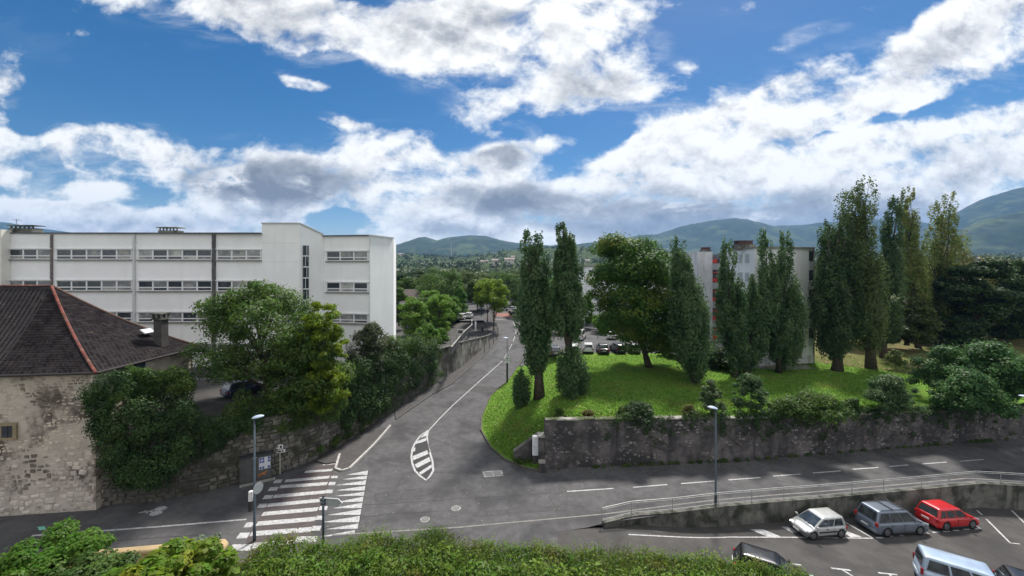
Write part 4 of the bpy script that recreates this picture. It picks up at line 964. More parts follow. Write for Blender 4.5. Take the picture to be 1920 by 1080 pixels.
LP = leafm('poplar_leaf', (.044, .092, .032), (.088, .145, .056))
LPd = leafm('dark_poplar_leaf', (.032, .066, .022), (.06, .10, .034))
LPo = leafm('olive_poplar_leaf', (.10, .14, .035), (.16, .18, .05), .4)
LM = leafm('maple_leaf', (.045, .105, .016), (.075, .14, .022), .4, .3, .3, (.14, .15, .02), .3)
LT = leafm('broad_leaf', (.045, .092, .018), (.085, .14, .028), .4)
LY = leafm('yellow_leaf', (.17, .225, .018), (.11, .18, .02), .5)
LB = leafm('bright_leaf', (.06, .14, .014), (.09, .17, .02), .45)
LD = leafm('dark_leaf', (.022, .05, .014), (.042, .075, .02), .25)
LI = leafm('ivy_leaf', (.024, .056, .014), (.045, .088, .022), .2)
LS = leafm('silver_leaf', (.13, .17, .12), (.20, .24, .17), .3)
LF = leafm('fig_leaf', (.09, .17, .014), (.14, .20, .02), .5, .3, .6, (.24, .25, .02), .8)
LH = leafm('hedge_leaf', (.07, .14, .018), (.13, .20, .025), .48, .4, .9, (.16, .15, .03), .7)
LG = leafm('flowering_leaf', (.09, .10, .06), (.06, .08, .035), .35)
LO = leafm('ochre_leaf', (.10, .10, .03), (.13, .12, .035), .4)
def trunk_mesh(b, h, r0, limbs, lean=(0, 0), seed=0, n=9, top=.8):
    r = random.Random(seed); pts = []; rad = []; m = 7
    for i in range(m + 1):
        t = i / m; pts.append(Vector((lean[0] * t + r.uniform(-.05, .05) * h * .06 * (0 < i), lean[1] * t + r.uniform(-.05, .05) * h * .06 * (0 < i), h * top * t - .15 * (i == 0))))
        rad.append(r0 * (1.35 if i == 0 else (1 - .85 * t)))
    b.tube(pts, rad, n)
    for (t, end) in limbs:
        k = min(m - 1, int(t * m)); p = pts[k].lerp(pts[k + 1], t * m - k); q = Vector(end); mid = p.lerp(q, .5) + Vector((0, 0, (q - p).length * .08)) + Vector((r.uniform(-1, 1), r.uniform(-1, 1), 0)) * (q - p).length * .06
        ra = r0 * (1 - .85 * t) * .55
        b.tube([p, p.lerp(mid, .5), mid, q], [ra, ra * .75, ra * .5, ra * .15], 6)
PWF = 1.06
def tree(name, label, cat, base, h, m, shape, W_=None, n=12000, leaf=.22, r0=.25, seed=1, group=None, lean=(0, 0), bare=.15, tops=None, dens=1., bm=None, gaps=0.):
    r = random.Random(seed); root = tag(empty(name, base), label, cat, group); cl = []; limbs = []
    if shape == 'poplar':
        tops = tops or [(0, 0, 1.)]
        for (ox, oy, hf) in tops:
            H_ = h * hf; K = int(84 * dens)
            for i in range(K):
                t = bare + (1 - bare) * ((i + r.random()) / K); env = W_ / 2 * PWF * (math.sin(min(1, (t - bare * .6) / .26) * math.pi / 2) ** .8) * (1 - max(0, t - .52) / .56) ** .55
                env *= r.uniform(.78, 1.16) * (.84 if len(tops) > 1 else 1)
                a = r.uniform(0, 6.283); rr_ = env * math.sqrt(r.uniform(.1, 1)) * .82
                x = lean[0] * t + ox * min(1, t * 2.2) + math.cos(a) * rr_; y = lean[1] * t + oy * min(1, t * 2.2) + math.sin(a) * rr_; rc = max(.2, env * r.uniform(.2, .42))
                cl.append((x, y, H_ * t, rc, rc, rc * r.uniform(2.0, 3.6)))
                if i % 6 == 0: limbs.append((max(.05, min(.9, t - .14)), (x * .8, y * .8, H_ * t)))
        up = .3
    elif shape == 'round':
        K = int(60 * dens); hb = bare
        for i in range(K):
            t = r.random() ** .9; z = h * (hb + (1 - hb) * t); e = math.sin(math.pi * min(1, (.16 + .78 * t))) ** .6
            a = r.uniform(0, 6.283); env = W_ / 2 * max(.2, e); rr_ = env * math.sqrt(r.uniform(.15, 1)) * .92
            x = math.cos(a) * rr_ + lean[0] * t; y = math.sin(a) * rr_ + lean[1] * t; rc = W_ * r.uniform(.085, .15)
            if gaps and r.random() < gaps: rc *= .6
            cl.append((x, y, z - rc * .3, rc * 1.15, rc * 1.15, rc * .75)); limbs.append((max(.15, min(.9, (z / h) - .25)), (x * .92, y * .92, z - rc * .3)))
        limbs = limbs[::max(1, len(limbs) // 22)]
    elif shape == 'cone':
        for i in range(int(44 * dens)):
            t = bare + (1 - bare) * r.random(); a = r.uniform(0, 6.283); env = W_ / 2 * (1 - (t - bare) / (1 - bare)) ** .8 + .1; x = math.cos(a) * env * .75; y = math.sin(a) * env * .75; rc = max(.25, env * .38)
            cl.append((x, y, h * t, rc, rc, rc * .9))
    elif shape == 'pine':
        for i in range(int(36 * dens)):
            t = r.uniform(.42, 1); a = r.uniform(0, 6.283); env = W_ / 2 * (1 - abs(t - .62) * 1.3); x = math.cos(a) * env * math.sqrt(r.random()); y = math.sin(a) * env * math.sqrt(r.random()); rc = W_ * r.uniform(.09, .16)
            cl.append((x, y, h * t, rc * 1.3, rc * 1.3, rc * .5)); limbs.append((min(.9, t - .1), (x, y, h * t)))
        limbs = limbs[::2]
    elif shape == 'bush':
        W_ = W_ * .84
        for i in range(int(70 * dens)):
            a = r.uniform(0, 6.283); t = r.random() ** .8; env = W_ / 2 * math.sqrt(max(.08, 1 - t * t)); rr_ = env * math.sqrt(r.random()) * (.82 + .22 * math.sin(a * 3 + seed)); rc = W_ * r.choice((.05, .07, .09, .13))
            x, y = math.cos(a) * rr_, math.sin(a) * rr_; cl.append((x, y, h * .12 + h * .74 * t, rc, rc, rc * .8)); limbs.append((.2 + .6 * t, (x * .8, y * .8, h * (.1 + .7 * t))))
        limbs = limbs[::7]
    b = MB(); trunk_mesh(b, h, r0, limbs, lean, seed, top=.86 if shape == 'poplar' else .72 if shape != 'bush' else .5)
    if tops and len(tops) > 1:
        for (ox, oy, hf) in tops: b.tube([(lean[0] * .2, lean[1] * .2, h * .18), (ox * .8 + lean[0] * .4, oy * .8, h * .45), (ox + lean[0] * .9, oy, h * hf * .88)], [r0 * .6, r0 * .42, r0 * .08], 7)
    b.build('trunk', bm or bark, root, True)
    far_ = base[1] > 44; foliage('crown', cl, int(n * (1.6 if far_ else 1.4)), leaf * (1.35 if far_ else 1.18), m, root, up=.35, tri=far_, aspect=.8 if far_ else .55, solid=.45 if shape == 'bush' else .6, fuzz=.38 if shape == 'bush' else   .18 if shape == 'round' else .17)
    return root
def gl(px, py, f=zlawn): return GF(px, py, f)
def ht(px_top, base): return CH - (px_top - HZ) * base.y / FPX - base.z
# poplars on the lawn
PG = 'poplars on the lawn'
def poplar(px, py, pt, wpx, lab, m=LP, n=13000, f=zlawn, seed=1, Y=None, **k):
    p = gl(px, py, f); return tree('poplar_tree', lab, 'poplar', p, ht(pt, p), m, 'poplar', wpx * p.y / FPX, n, k.pop('leaf', .2), k.pop('r0', .38), seed, PG, **k)
poplar(1011, 746, 434, 66, 'poplar with thick bare base beside the small conifer-like bush', seed=11, bare=.19, n=17000, lean=(-.7, 0), r0=.55, tops=[(-.65, 0, 1.), (.6, .2, .985), (0, .5, .9)])
poplar(1068, 740, 421, 60, 'forked poplar with a leafy shoot skirt round its trunk', seed=12, bare=.42, n=14000, lean=(-.5, 0), r0=.34, tops=[(-.4, 0, 1.), (.75, 0, .93)])
poplar(1304, 718, 447, 76, 'slender poplar just right of the big maple', seed=13, bare=.04, n=17000, lean=(-1.6, 0), tops=[(-.5, 0, 1.), (.5, 0, .80), (.2, .3, .9)])
poplar(1378, 707, 451, 52, 'narrow poplar in front of the red balconies', seed=14, bare=.1, n=11000, lean=(-.3, 0), tops=[(-.7, 0, 1.), (.9, 0, .70)])
poplar(1400, 703, 512, 56, 'shorter poplar leaning beside the narrow one', seed=15, bare=.05, n=9000, lean=(1.4, 0))
poplar(1460, 699, 432, 62, 'two headed poplar in front of the white gable', seed=16, bare=.09, n=18000, lean=(0, 0), tops=[(-1.7, 0, 1.), (1.0, .3, .985), (1.5, 0, .6)])
poplar(1570, 695, 405, 70, 'broad dense poplar just right of the white gable', LPd, seed=17, bare=.1, n=20000, r0=.6, tops=[(-1.2, 0, .97), (.9, 0, 1.), (0, 1, .9)])
poplar(1633, 691, 336, 84, 'tallest poplar of the lawn with ragged top', leafm('green_poplar_leaf', (.055, .09, .024), (.09, .12, .036)), seed=18, bare=.12, n=19000, r0=.55, lean=(-1.0, 0), tops=[(-2.4, 0, .93), (0, 0, 1.), (-.9, .5, .95)], dens=1.1)
poplar(1655, 672, 370, 50, 'thin dark poplar spire behind the tallest one', LPd, seed=19, bare=.08, n=9000, lean=(2.0, 0))
poplar(1722, 655, 352, 52, 'sparse olive poplar with visible limbs', LPo, seed=20, bare=.2, n=9500, lean=(-1.9, 0), dens=.8, leaf=.21)
poplar(1756, 652, 360, 60, 'sparse olive poplar nearest the mountain', LPo, seed=21, bare=.18, n=9500, lean=(.8, 0), dens=.8, leaf=.21, tops=[(-.9, 0, .93), (1.6, 0, 1.)])
poplar(1790, 648, 455, 90, 'low olive brown poplar beside the dark wood', LO, seed=22, bare=.12, n=9000, leaf=.22)
# shoots round the second poplar, little bush left of the first
def bush(px, py, pt, wpx, lab, m=LP, n=5000, f=zlawn, leaf=.17, seed=1, dens=1., name='shrub', cat='shrub', group=None, shape='bush', z=None):
    p = gl(px, py, f) if z is None else G(px, py, z); return tree(name, lab, cat, p, ht(pt, p), m, shape, wpx * p.y / FPX, n, leaf, .07, seed, group, dens=dens, bare=.02)
bush(1072, 741, 655, 60, 'tall leafy shoots round the foot of the forked poplar', LP, 6500, seed=31, shape='poplar')
bush(976, 761, 698, 38, 'small upright poplar sapling at the corner of the lawn', LP, 3200, seed=32, leaf=.15, shape='poplar')
# the big maple
p = gl(1217, 689); tree('maple_tree', 'large spreading maple turning yellow in the middle of the lawn', 'maple', p, ht(446, p), LM, 'round', 196 * p.y / FPX, 42000, .23, .42, 41, bare=.17, dens=2.2, lean=(-3.4, 0), gaps=.3)
# shrubs along the lawn wall
SH = 'shrubs along the lawn wall'
bush(1408, 772, 695, 84, 'tall bright shrub behind the right street lamp', LP, 8000, seed=51, leaf=.16, group=SH)
bush(1334, 778, 706, 56, 'pale feathery shrub left of the right street lamp', leafm('pale_shrub', (.06, .10, .04), (.10, .14, .06)), 5000, seed=52, leaf=.15, group=SH)
bush(1674, 772, 697, 104, 'rounded dark green shrub above the lawn wall below the tall poplars', LP, 10000, seed=53, leaf=.17, group=SH)
bush(1528, 776, 738, 150, 'low drooping shrub spilling over the lawn wall', LT, 9000, seed=54, leaf=.16, group=SH)
bush(1475, 778, 748, 80, 'low dark shrub between two taller ones on the wall', LT, 4500, seed=55, leaf=.15, group=SH)
bush(1196, 785, 752, 92, 'low dark shrub on the wall below the big maple', LD, 6000, seed=56, leaf=.14, group=SH)
bush(1168, 786, 762, 40, 'small dark shrub beside the low one below the maple', LT, 2500, seed=57, leaf=.14, group=SH)
bush(1104, 786, 768, 36, 'reddish weed clump on the lawn wall', LO, 1600, seed=58, leaf=.12, group=SH)
bush(1048, 784, 764, 30, 'thin weed clump near the corner of the lawn wall', LT, 1200, seed=59, leaf=.12, group=SH)
bush(1292, 782, 758, 44, 'brown withered shrub on the lawn wall', LO, 1800, seed=60, leaf=.12, group=SH)
bush(1598, 768, 745, 50, 'small dark shrub left of the rounded one', LT, 2500, seed=61, leaf=.14, group=SH)
bush(1680, 694, 652, 46, 'pale young bush on the dry grass', leafm('young_leaf', (.10, .14, .04), (.13, .16, .05)), 1800, seed=62, leaf=.18)
for i, (px_, py_, pt_, w_, lab) in enumerate([(1778, 752, 640, 130, 'feathery shrub tree left in the thicket by the dry bank'), (1855, 762, 630, 150, 'feathery shrub tree filling the right edge above the wall'), (1815, 775, 690, 130, 'spreading shrub in front of the thicket'), (1925, 772, 660, 120, 'shrub cut by the right edge of the picture')]):
    bush(px_, py_, pt_, w_, lab, leafm('thicket_leaf', (.04, .10, .03), (.07, .145, .04)) if i == 0 else bpy.data.materials['thicket_leaf'], 15000, seed=70 + i, leaf=.2, dens=1.5, group='thicket at the right end of the wall')
bush(1350, 690, 655, 120, 'dark hedge shrub at the foot of the blank end wall', LD, 5000, seed=75, leaf=.2); bush(1262, 668, 636, 70, 'dark rounded shrub behind the maple by the path', LD, 3500, seed=76, leaf=.2)
# dark wood on the right
wd = [(1830, 668, 492, 110, 'pine'), (1880, 672, 484, 120, 'round'), (1925, 676, 500, 120, 'pine'), (1800, 650, 520, 100, 'round'), (1860, 655, 505, 110, 'round'), (1700, 640, 560, 90, 'round'), (1745, 645, 555, 90, 'round'), (1650, 645, 560, 80, 'round'), (1600, 640, 540, 80, 'round'), (1905, 690, 560, 110, 'round'), (1790, 672, 590, 80, 'round'), (1990, 690, 480, 140, 'pine'), (1560, 634, 560, 70, 'round')]
WL = ['tall dark pine left of the wood edge', 'dark broad tree with flat top in the wood', 'dark pine at the right edge of the wood', 'dark round tree behind the olive poplars', 'dark broad tree deep in the wood', 'dark tree behind the sparse poplars', 'dark tree between the olive poplars', 'dark tree behind the thin poplar spire', 'dark tree right of the white gable', 'dark low tree above the thicket', 'dark low tree left of the thicket', 'dark pine beyond the right edge', 'dark low tree beside the gable end']
for i, (px_, py_, pt_, w_, s_) in enumerate(wd):
    Y = 66 + (i * 7) % 17 if i != 12 else 88; p = P(px_, 640, Y); p.z = zlawn(p.x, Y) + (1.2 if p.x > 50 else .2)
    if i in (5, 6, 7): m_ = leafm('wood_yellow', (.07, .09, .02), (.05, .065, .018)) if i == 5 else bpy.data.materials['wood_yellow']
    else: m_ = LD
    tree('pine_tree' if s_ == 'pine' else 'woodland_tree', WL[i], 'pine' if s_ == 'pine' else 'tree', p, ht(pt_, p), m_, s_, w_ * Y / FPX, 11000, .3, .3, 80 + i, 'dark wood on the right', bare=.1, dens=1.1)
# trees in the school yard
p = G(505, 752, 5.2); p = Vector((-23.2, 38.6, 5.2)); tree('maple_tree', 'broad dark maple growing in front of the white school', 'maple', p, ht(528, p), LT, 'round', 245 * p.y / FPX, 20000, .22, .3, 101, bare=.24, dens=2.0, gaps=.8, lean=(-1.2, 0))
p = Vector((-19.2, 38.0, 5.2)); tree('broadleaf_tree', 'dark lower tree right of the broad yard maple', 'tree', p, ht(610, p), LT, 'round', 150 * p.y / FPX, 16000, .22, .2, 102, bare=.0, dens=1.2)
p = Vector((-17.2, 37.0, 5.0)); tree('robinia_tree', 'yellow green young tree above the stone retaining wall', 'tree', p, ht(566, p), LY, 'round', 92 * p.y / FPX, 9500, .2, .12, 103, bare=.0, dens=2.2, gaps=.8)
p = Vector((-16.6, 35.9, 4.9)); tree('robinia_tree', 'golden green bush leaning out over the stone retaining wall', 'tree', p, ht(655, p), leafm('gold_leaf', (.14, .19, .014), (.08, .14, .018), .5), 'bush', 95 * p.y / FPX, 9000, .18, .1, 104, dens=1.1)
p = Vector((-16.3, 46.5, 5.2)); tree('broadleaf_tree', 'greyish flowering climber tree before the east wing', 'tree', p, ht(594, p), LG, 'bush', 96 * p.y / FPX, 9000, .17, .12, 105, dens=1.3)
MID = [ # px, Y, top py, width px, material, shape, name, label
 (775, 84, 560, 62, leafm('lime_leaf', (.10, .19, .022), (.13, .22, .028), .45), 'round', 'lime green young tree nearest the school corner'),
 (824, 88, 553, 62, bpy.data.materials['lime_leaf'], 'round', 'lime green young tree in the middle of the yard'),
 (800, 68, 607, 66, LB, 'bush', 'bright green shrub behind the ivy mass'), (826, 71, 615, 44, LB, 'bush', 'bright green shrub beside the dark fence'),
 (748, 92, 540, 40, LT, 'round', 'dark tree touching the school corner'), (826, 118, 503, 96, LT, 'round', 'large green tree in the yard with russet top'),
 (862, 108, 524, 38, leafm('fresh_leaf', (.05, .12, .015), (.07, .15, .02)), 'cone', 'bright green conical tree by the street'), (782, 160, 508, 46, LD, 'round', 'very dark round tree far behind the pavilion'),
 (878, 150, 508, 60, leafm('olive_leaf', (.055, .09, .02), (.08, .11, .03)), 'round', 'olive green tree behind the conical one'), (905, 165, 512, 60, bpy.data.materials['olive_leaf'], 'round', 'olive green tree behind the yellow street tree'),
 (950, 165, 512, 56, LT, 'round', 'green tree at the far end of the street'), (975, 150, 516, 44, LT, 'round', 'green tree half hidden by the first poplar'), (850, 135, 515, 50, LT, 'round', 'green tree behind the parked cars'),
 (1062, 84, 592, 50, LT, 'round', 'low tree between the parked cars behind the forked poplar'), (1140, 86, 585, 60, LB, 'round', 'bright low tree behind the parked cars'), (1200, 88, 575, 60, LT, 'round', 'dark low tree behind the maple trunk'), (1022, 88, 585, 44, LB, 'round', 'bright low tree beside the first poplar trunk'),
 (795, 98, 560, 50, LT, 'round', 'yard tree between the two lime green ones'), (845, 100, 556, 46, LB, 'round', 'bright yard tree in front of the parked cars'), (808, 104, 545, 50, bpy.data.materials['lime_leaf'] if 'lime_leaf' in bpy.data.materials else LB, 'round', 'second row lime green yard tree'), (1045, 120, 520, 60, LB, 'round', 'green tree seen between the two left poplars'),
 (760, 122, 522, 60, LT, 'round', 'mid green tree left in the far yard'), (795, 128, 516, 66, bpy.data.materials['olive_leaf'] if 'olive_leaf' in bpy.data.materials else LT, 'round', 'olive tree in the middle of the far yard'), (750, 140, 512, 50, LD, 'round', 'dark tree by the school corner in the distance'),
 (838, 96, 566, 44, LB, 'round', 'small bright tree behind the fence sign'), (985, 112, 520, 60, LT, 'round', 'tree behind the first poplar beside the street'), (1018, 108, 530, 52, LB, 'round', 'bright tree beside the street behind the poplars'), (1000, 135, 508, 60, LT, 'round', 'taller tree far behind the first poplar'),
 (1065, 135, 512, 60, LT, 'round', 'tree behind the forked poplar'), (1160, 132, 520, 60, LT, 'round', 'tree hidden behind the maple'), (930, 185, 508, 60, LT, 'round', 'dark green tree closing the street view'), (888, 190, 505, 60, LD, 'round', 'dark tree closing the street view on the left'), (968, 190, 508, 60, bpy.data.materials['olive_leaf'] if 'olive_leaf' in bpy.data.materials else LT, 'round', 'olive tree closing the street view on the right'), (1100, 92, 545, 50, LB, 'bush', 'bright shrub left of the maple by the cars')]
for i, (px_, Y, pt_, w_, m_, s_, lab) in enumerate(MID):
    X = (px_ - 960) * Y / FPX; z = 4.6 if px_ > 740 and Y > 90 else zcourt(X, Y) if px_ < 900 else 4.2
    p = Vector((X, Y, z)); tree('yard_tree' if s_ != 'bush' else 'shrub', lab, 'tree' if s_ != 'bush' else 'shrub', p, ht(pt_, p), m_, s_, w_ * Y / FPX, 8000 if Y < 100 else 6500, .22 if Y < 100 else .3, .16, 120 + i, 'trees beyond the school yard', bare=.12 if s_ != 'bush' else 0)
for i, (px_, py_, Y) in enumerate([(926, 617, 92), (914, 607, 101)]):
    X = (px_ - 960) * Y / FPX; p = Vector((X, Y, zs(X, Y) + .12)); tree('street_tree', ['yellow green street tree nearest the kerb', 'yellow green street tree second along the pavement'][i], 'tree', p, ht(523, p), leafm('street_leaf', (.15, .22, .02), (.12, .19, .02), .5) if i == 0 else bpy.data.materials['street_leaf'], 'round', 58 * Y / FPX, 7500, .24, .14, 150 + i, 'street trees on the pavement', bare=.42)
for i, px_ in enumerate((895, 903)):
    Y = 118 + 6 * i; X = (px_ - 960) * Y / FPX; p = Vector((X, Y, 4.6)); tree('street_tree', ['dark trunked plane tree beyond the crossing', 'plane tree by the far white car'][i], 'tree', p, ht(525, p), bpy.data.materials['olive_leaf'], 'round', 56 * Y / FPX, 5000, .3, .22, 155 + i, 'street trees on the pavement', bare=.4)

# ---------------------------------------------------------------- ivy and creepers
def on_wall(pts, n, smin, smax, zlo, zhi, rr_, out=.2, seed=1, zb=lambda s: 0):
    r = random.Random(seed); d = [0]
    for a, c in zip(pts, pts[1:]): d.append(d[-1] + (c - a).length)
    cl = []
    for _ in range(n):
        s = r.uniform(smin, smax) * d[-1]
        for i in range(len(d) - 1):
            if s <= d[i + 1]: break
        p = pts[i].lerp(pts[i + 1], (s - d[i]) / (d[i + 1] - d[i])); t = (pts[i + 1] - pts[i]).normalized(); nn_ = Vector((t.y, -t.x, 0)); u = s / d[-1]
        z = r.uniform(zlo(u), zhi(u)); ra = r.uniform(*rr_); q = p + nn_ * (out * r.random())
        cl.append((q.x, q.y, z + zs(q.x, q.y) * 0, ra, ra * .8, ra * .9))
    return cl
def wallgrowth(name, lab, cat, cl, n, leaf, m, group=None, kind=None, up=.2):
    c = np.asarray(cl); o = Vector((float(c[:, 0].mean()), float(c[:, 1].mean()), float(c[:, 2].min()))); c = c.copy(); c[:, 0] -= o.x; c[:, 1] -= o.y; c[:, 2] -= o.z
    root = tag(empty(name, o), lab, cat, group)
    foliage('leaves', c, n, leaf, m, root, up=up)
    b = MB(); k = c[rng.choice(len(c), 14)]
    for q in k: b.tube([(q[0] * .7, q[1] * .7 + .1, 0), (q[0] * .9, q[1], q[2] * .6), (q[0], q[1], q[2])], [.05, .035, .012], 5)
    b.build('stems', bark, root); return root
def blob(px, py, Y, rpx, ry=1., n=1): r = rpx * Y / FPX; p = P(px, py, Y); return (p.x, p.y, p.z, r, r * .8, r * ry)
r_ = random.Random(77); cl = []
# ivy mass on the corner of the stone house: outline follows the picture, hung on the wall
for _ in range(150):
    y = r_.uniform(705, 905); t = (y - 705) / 200; xl = interp([(705, 205), (735, 168), (780, 172), (840, 185), (905, 228)], y); xr = interp([(705, 348), (750, 352), (800, 368), (850, 345), (905, 300)], y)
    x = r_.uniform(xl, xr); cl.append(blob(x, y, 29.6 + (x - 170) / 190 * 1.6 - r_.random() * .5 + (1.4 if y < 760 and x > 240 else 0), r_.uniform(13, 24)))
wallgrowth('ivy', 'huge dark ivy mass draped over the corner of the stone house', 'ivy', cl, 42000, .16, LI)
cl = [blob(r_.uniform(160, 225), r_.uniform(735, 765), 29.6, r_.uniform(8, 14)) for _ in range(10)] + [blob(r_.uniform(215, 360), r_.uniform(698, 740), 31.6, r_.uniform(12, 18)) for _ in range(34)]
wallgrowth('elder_bush', 'lighter green bush crowning the ivy beside the stone house', 'shrub', cl, 11000, .17, LT)
cl = [blob(x, y, 32.4 + (x - 370) / 110 * 1.2, r_.uniform(12, 20)) for x, y in [(r_.uniform(350, 480), r_.uniform(790, 850)) for _ in range(60)] if y < interp([(350, 855), (400, 840), (440, 812), (480, 800)], x)]
wallgrowth('ivy', 'dark ivy hanging over the wall between the house and the lamp', 'ivy', cl, 13000, .14, LI)
cl = [blob(x, y, 34.6 + (x - 480) / 160 * 3.4, r_.uniform(12, 20)) for x, y in [(r_.uniform(430, 640), r_.uniform(745, 815)) for _ in range(80)] if y < interp([(430, 800), (500, 815), (560, 800), (640, 775)], x)]
wallgrowth('ivy', 'dark creeper spilling over the stone wall behind the lamp', 'ivy', cl, 17000, .15, LT)
def Yw(x): return interp([(591, 37.8), (672, 43.3), (740, 50.4), (813, 58.6), (830, 60)], x)
cl = [blob(x, y, Yw(x) - .4 - r_.random() * .5, r_.uniform(12, 20)) for x, y in [(r_.uniform(625, 815), r_.uniform(640, 800)) for _ in range(240)] if interp([(625, 735), (660, 690), (720, 650), (815, 640)], x) < y < interp([(625, 800), (680, 790), (740, 745), (815, 700)], x)]
wallgrowth('ivy', 'deep dark ivy curtain covering the wall between the yard and side street', 'ivy', cl, 42000, .2, LI)
cl = [blob(x, y, Yw(x) + 1.0, r_.uniform(11, 18)) for x, y in [(r_.uniform(715, 822), r_.uniform(632, 690)) for _ in range(60)]]
wallgrowth('hedge', 'rounded hedge top above the ivy curtain', 'hedge', cl, 17000, .2, LT)
cl = [blob(x, y, Yw(x) + .6, r_.uniform(10, 17)) for x, y in [(r_.uniform(655, 735), r_.uniform(640, 735)) for _ in range(60)]]
wallgrowth('climber', 'brownish twiggy climber between the golden bush and the hedge', 'climber', cl, 13000, .16, leafm('brown_leaf', (.045, .042, .025), (.03, .035, .018), .2))
cl = [blob(x, y, Yw(x) - .5, r_.uniform(5, 9)) for x, y in [(r_.uniform(560, 830), 0) for _ in range(60)] for y in [interp([(540, 872), (591, 852), (672, 808), (740, 762), (813, 718), (830, 708)], x) + r_.uniform(-10, 0)]]
wallgrowth('weeds', 'strip of weeds along the foot of the stone wall', 'weeds', cl, 6000, .13, LT)
# creeper hanging over the lawn wall
cl = []
for x0, x1, dep, k in ((1150, 1240, 22, 26), (1240, 1330, 12, 14), (1330, 1460, 42, 60), (1440, 1600, 50, 80), (1600, 1740, 26, 40), (1740, 1915, 20, 34)):
    for _ in range(k):
        x = r_.uniform(x0, x1); Yq = interp([(1020, 36), (1400, 37.7), (1650, 40), (1920, 42.5)], x); top = interp([(1040, 790), (1400, 780), (1650, 772), (1920, 767)], x)
        cl.append(blob(x, top + r_.uniform(-6, dep * r_.random()), Yq - .12 + r_.random() * .5, r_.uniform(5, 11)))
cl += [blob(x, interp([(1040, 790), (1400, 780), (1650, 772), (1920, 767)], x) + 6 + 40 * r_.random() ** 2, interp([(1020, 35.9), (1400, 37.5), (1650, 39.8), (1920, 42.3)], x), r_.uniform(3, 7)) for x in [r_.uniform(1130, 1900) for _ in range(110)]]
wallgrowth('ivy', 'dark creeper trailing over the top of the lawn wall', 'ivy', cl, 30000, .13, LI)
cl = [blob(x, interp([(940, 862), (1030, 885)], x) - r_.uniform(2, 14), 36.6, r_.uniform(4, 7)) for x in [r_.uniform(965, 1012) for _ in range(14)]] + [blob(x, interp([(1040, 878), (1400, 862), (1900, 822)], x), interp([(1020, 35.8), (1400, 37.5), (1650, 39.8), (1920, 42.3)], x), r_.uniform(2.5, 5)) for x in [r_.uniform(1040, 1915) for _ in range(80)]]
wallgrowth('weeds', 'weeds along the foot of the lawn wall', 'weeds', cl, 5000, .11, LT)
# long hedge at the bottom of the picture
HT = [(380, 1078), (430, 1054), (480, 1022), (530, 1002), (565, 1014), (620, 1022), (680, 992), (740, 1004), (785, 1000), (820, 992), (860, 1008), (950, 1018), (1050, 1028), (1150, 1024), (1250, 1040), (1340, 1034), (1400, 1050), (1450, 1068), (1490, 1062), (1530, 1085)]
cl = []
for x in np.arange(385, 1528, 7.):
    for Yh, dyp in ((22.6, 4), (21.6, 2), (20.6, 6), (19.7, 0)):
        for _ in range(2):
            top = interp(HT, x) + r_.uniform(-6, 12) + 9 * math.sin(x * .045) * math.sin(x * .017); z = 18 - (top - HZ) * 22.6 / FPX + (22.6 - Yh) * .1; ra = r_.uniform(.25, .75)
            cl.append(((x + r_.uniform(-6, 6) - 960) * Yh / FPX, Yh, z - ra, ra, ra, ra)); 
            if Yh > 22: cl.append(((x - 960) * Yh / FPX, Yh - .1, z - ra - .9 - r_.random(), ra, ra, ra))
c = np.asarray(cl); HOx = Vector((0, 21.5, .03)); c[:, 0] -= HOx.x; c[:, 1] -= HOx.y; c[:, 2] -= HOx.z
hedge = tag(empty('hedge', HOx), 'long overgrown hedge with climbing shoots along the bottom of the picture', 'hedge')
foliage('leaves', c[::2], 62000, .14, LH, hedge, up=.5, fuzz=.30)
foliage('leaves', c[1::5], 20000, .24, leafm('climber_leaf', (.09, .17, .02), (.15, .22, .03), .45, .3), hedge, up=.7, fuzz=.35)
foliage('leaves', c[3::4], 22000, .12, leafm('dark_hedge_leaf', (.03, .065, .014), (.055, .095, .02), .3, .3), hedge, up=.2, fuzz=.15)
b = MB()
for k in c[rng.choice(len(c), 60)]: b.tube([(k[0], k[1], -.1), (k[0] + .1, k[1], k[2] * .5), (k[0], k[1], k[2])], [.05, .035, .015], 5)
b.build('stems', bark, hedge)
# tall grass and shoots standing out of the hedge
pos = []; nr = []
for _ in range(1500):
    x = r_.choice([r_.gauss(830, 30), r_.uniform(640, 1500), r_.gauss(1170, 50)]); Yh = r_.uniform(20.5, 22.6); top = interp(HT, x); z = 18 - (top - HZ) * 22.6 / FPX
    for j in range(5): pos.append(((x - 960) * Yh / FPX - HOx.x + r_.gauss(0, .04) * j * .4, Yh - HOx.y, z - .15 + j * .13 * r_.uniform(.5, 1.1) - HOx.z)); nr.append((r_.gauss(0, 1), r_.gauss(0, 1), .2))
me = leafmesh('shoots', np.array(pos), np.array(nr), np.full(len(pos), .13), leafm('grass_shoot', (.09, .10, .03), (.06, .10, .02), .4), .18); o = bpy.data.objects.new('shoots', me); link(o, hedge)
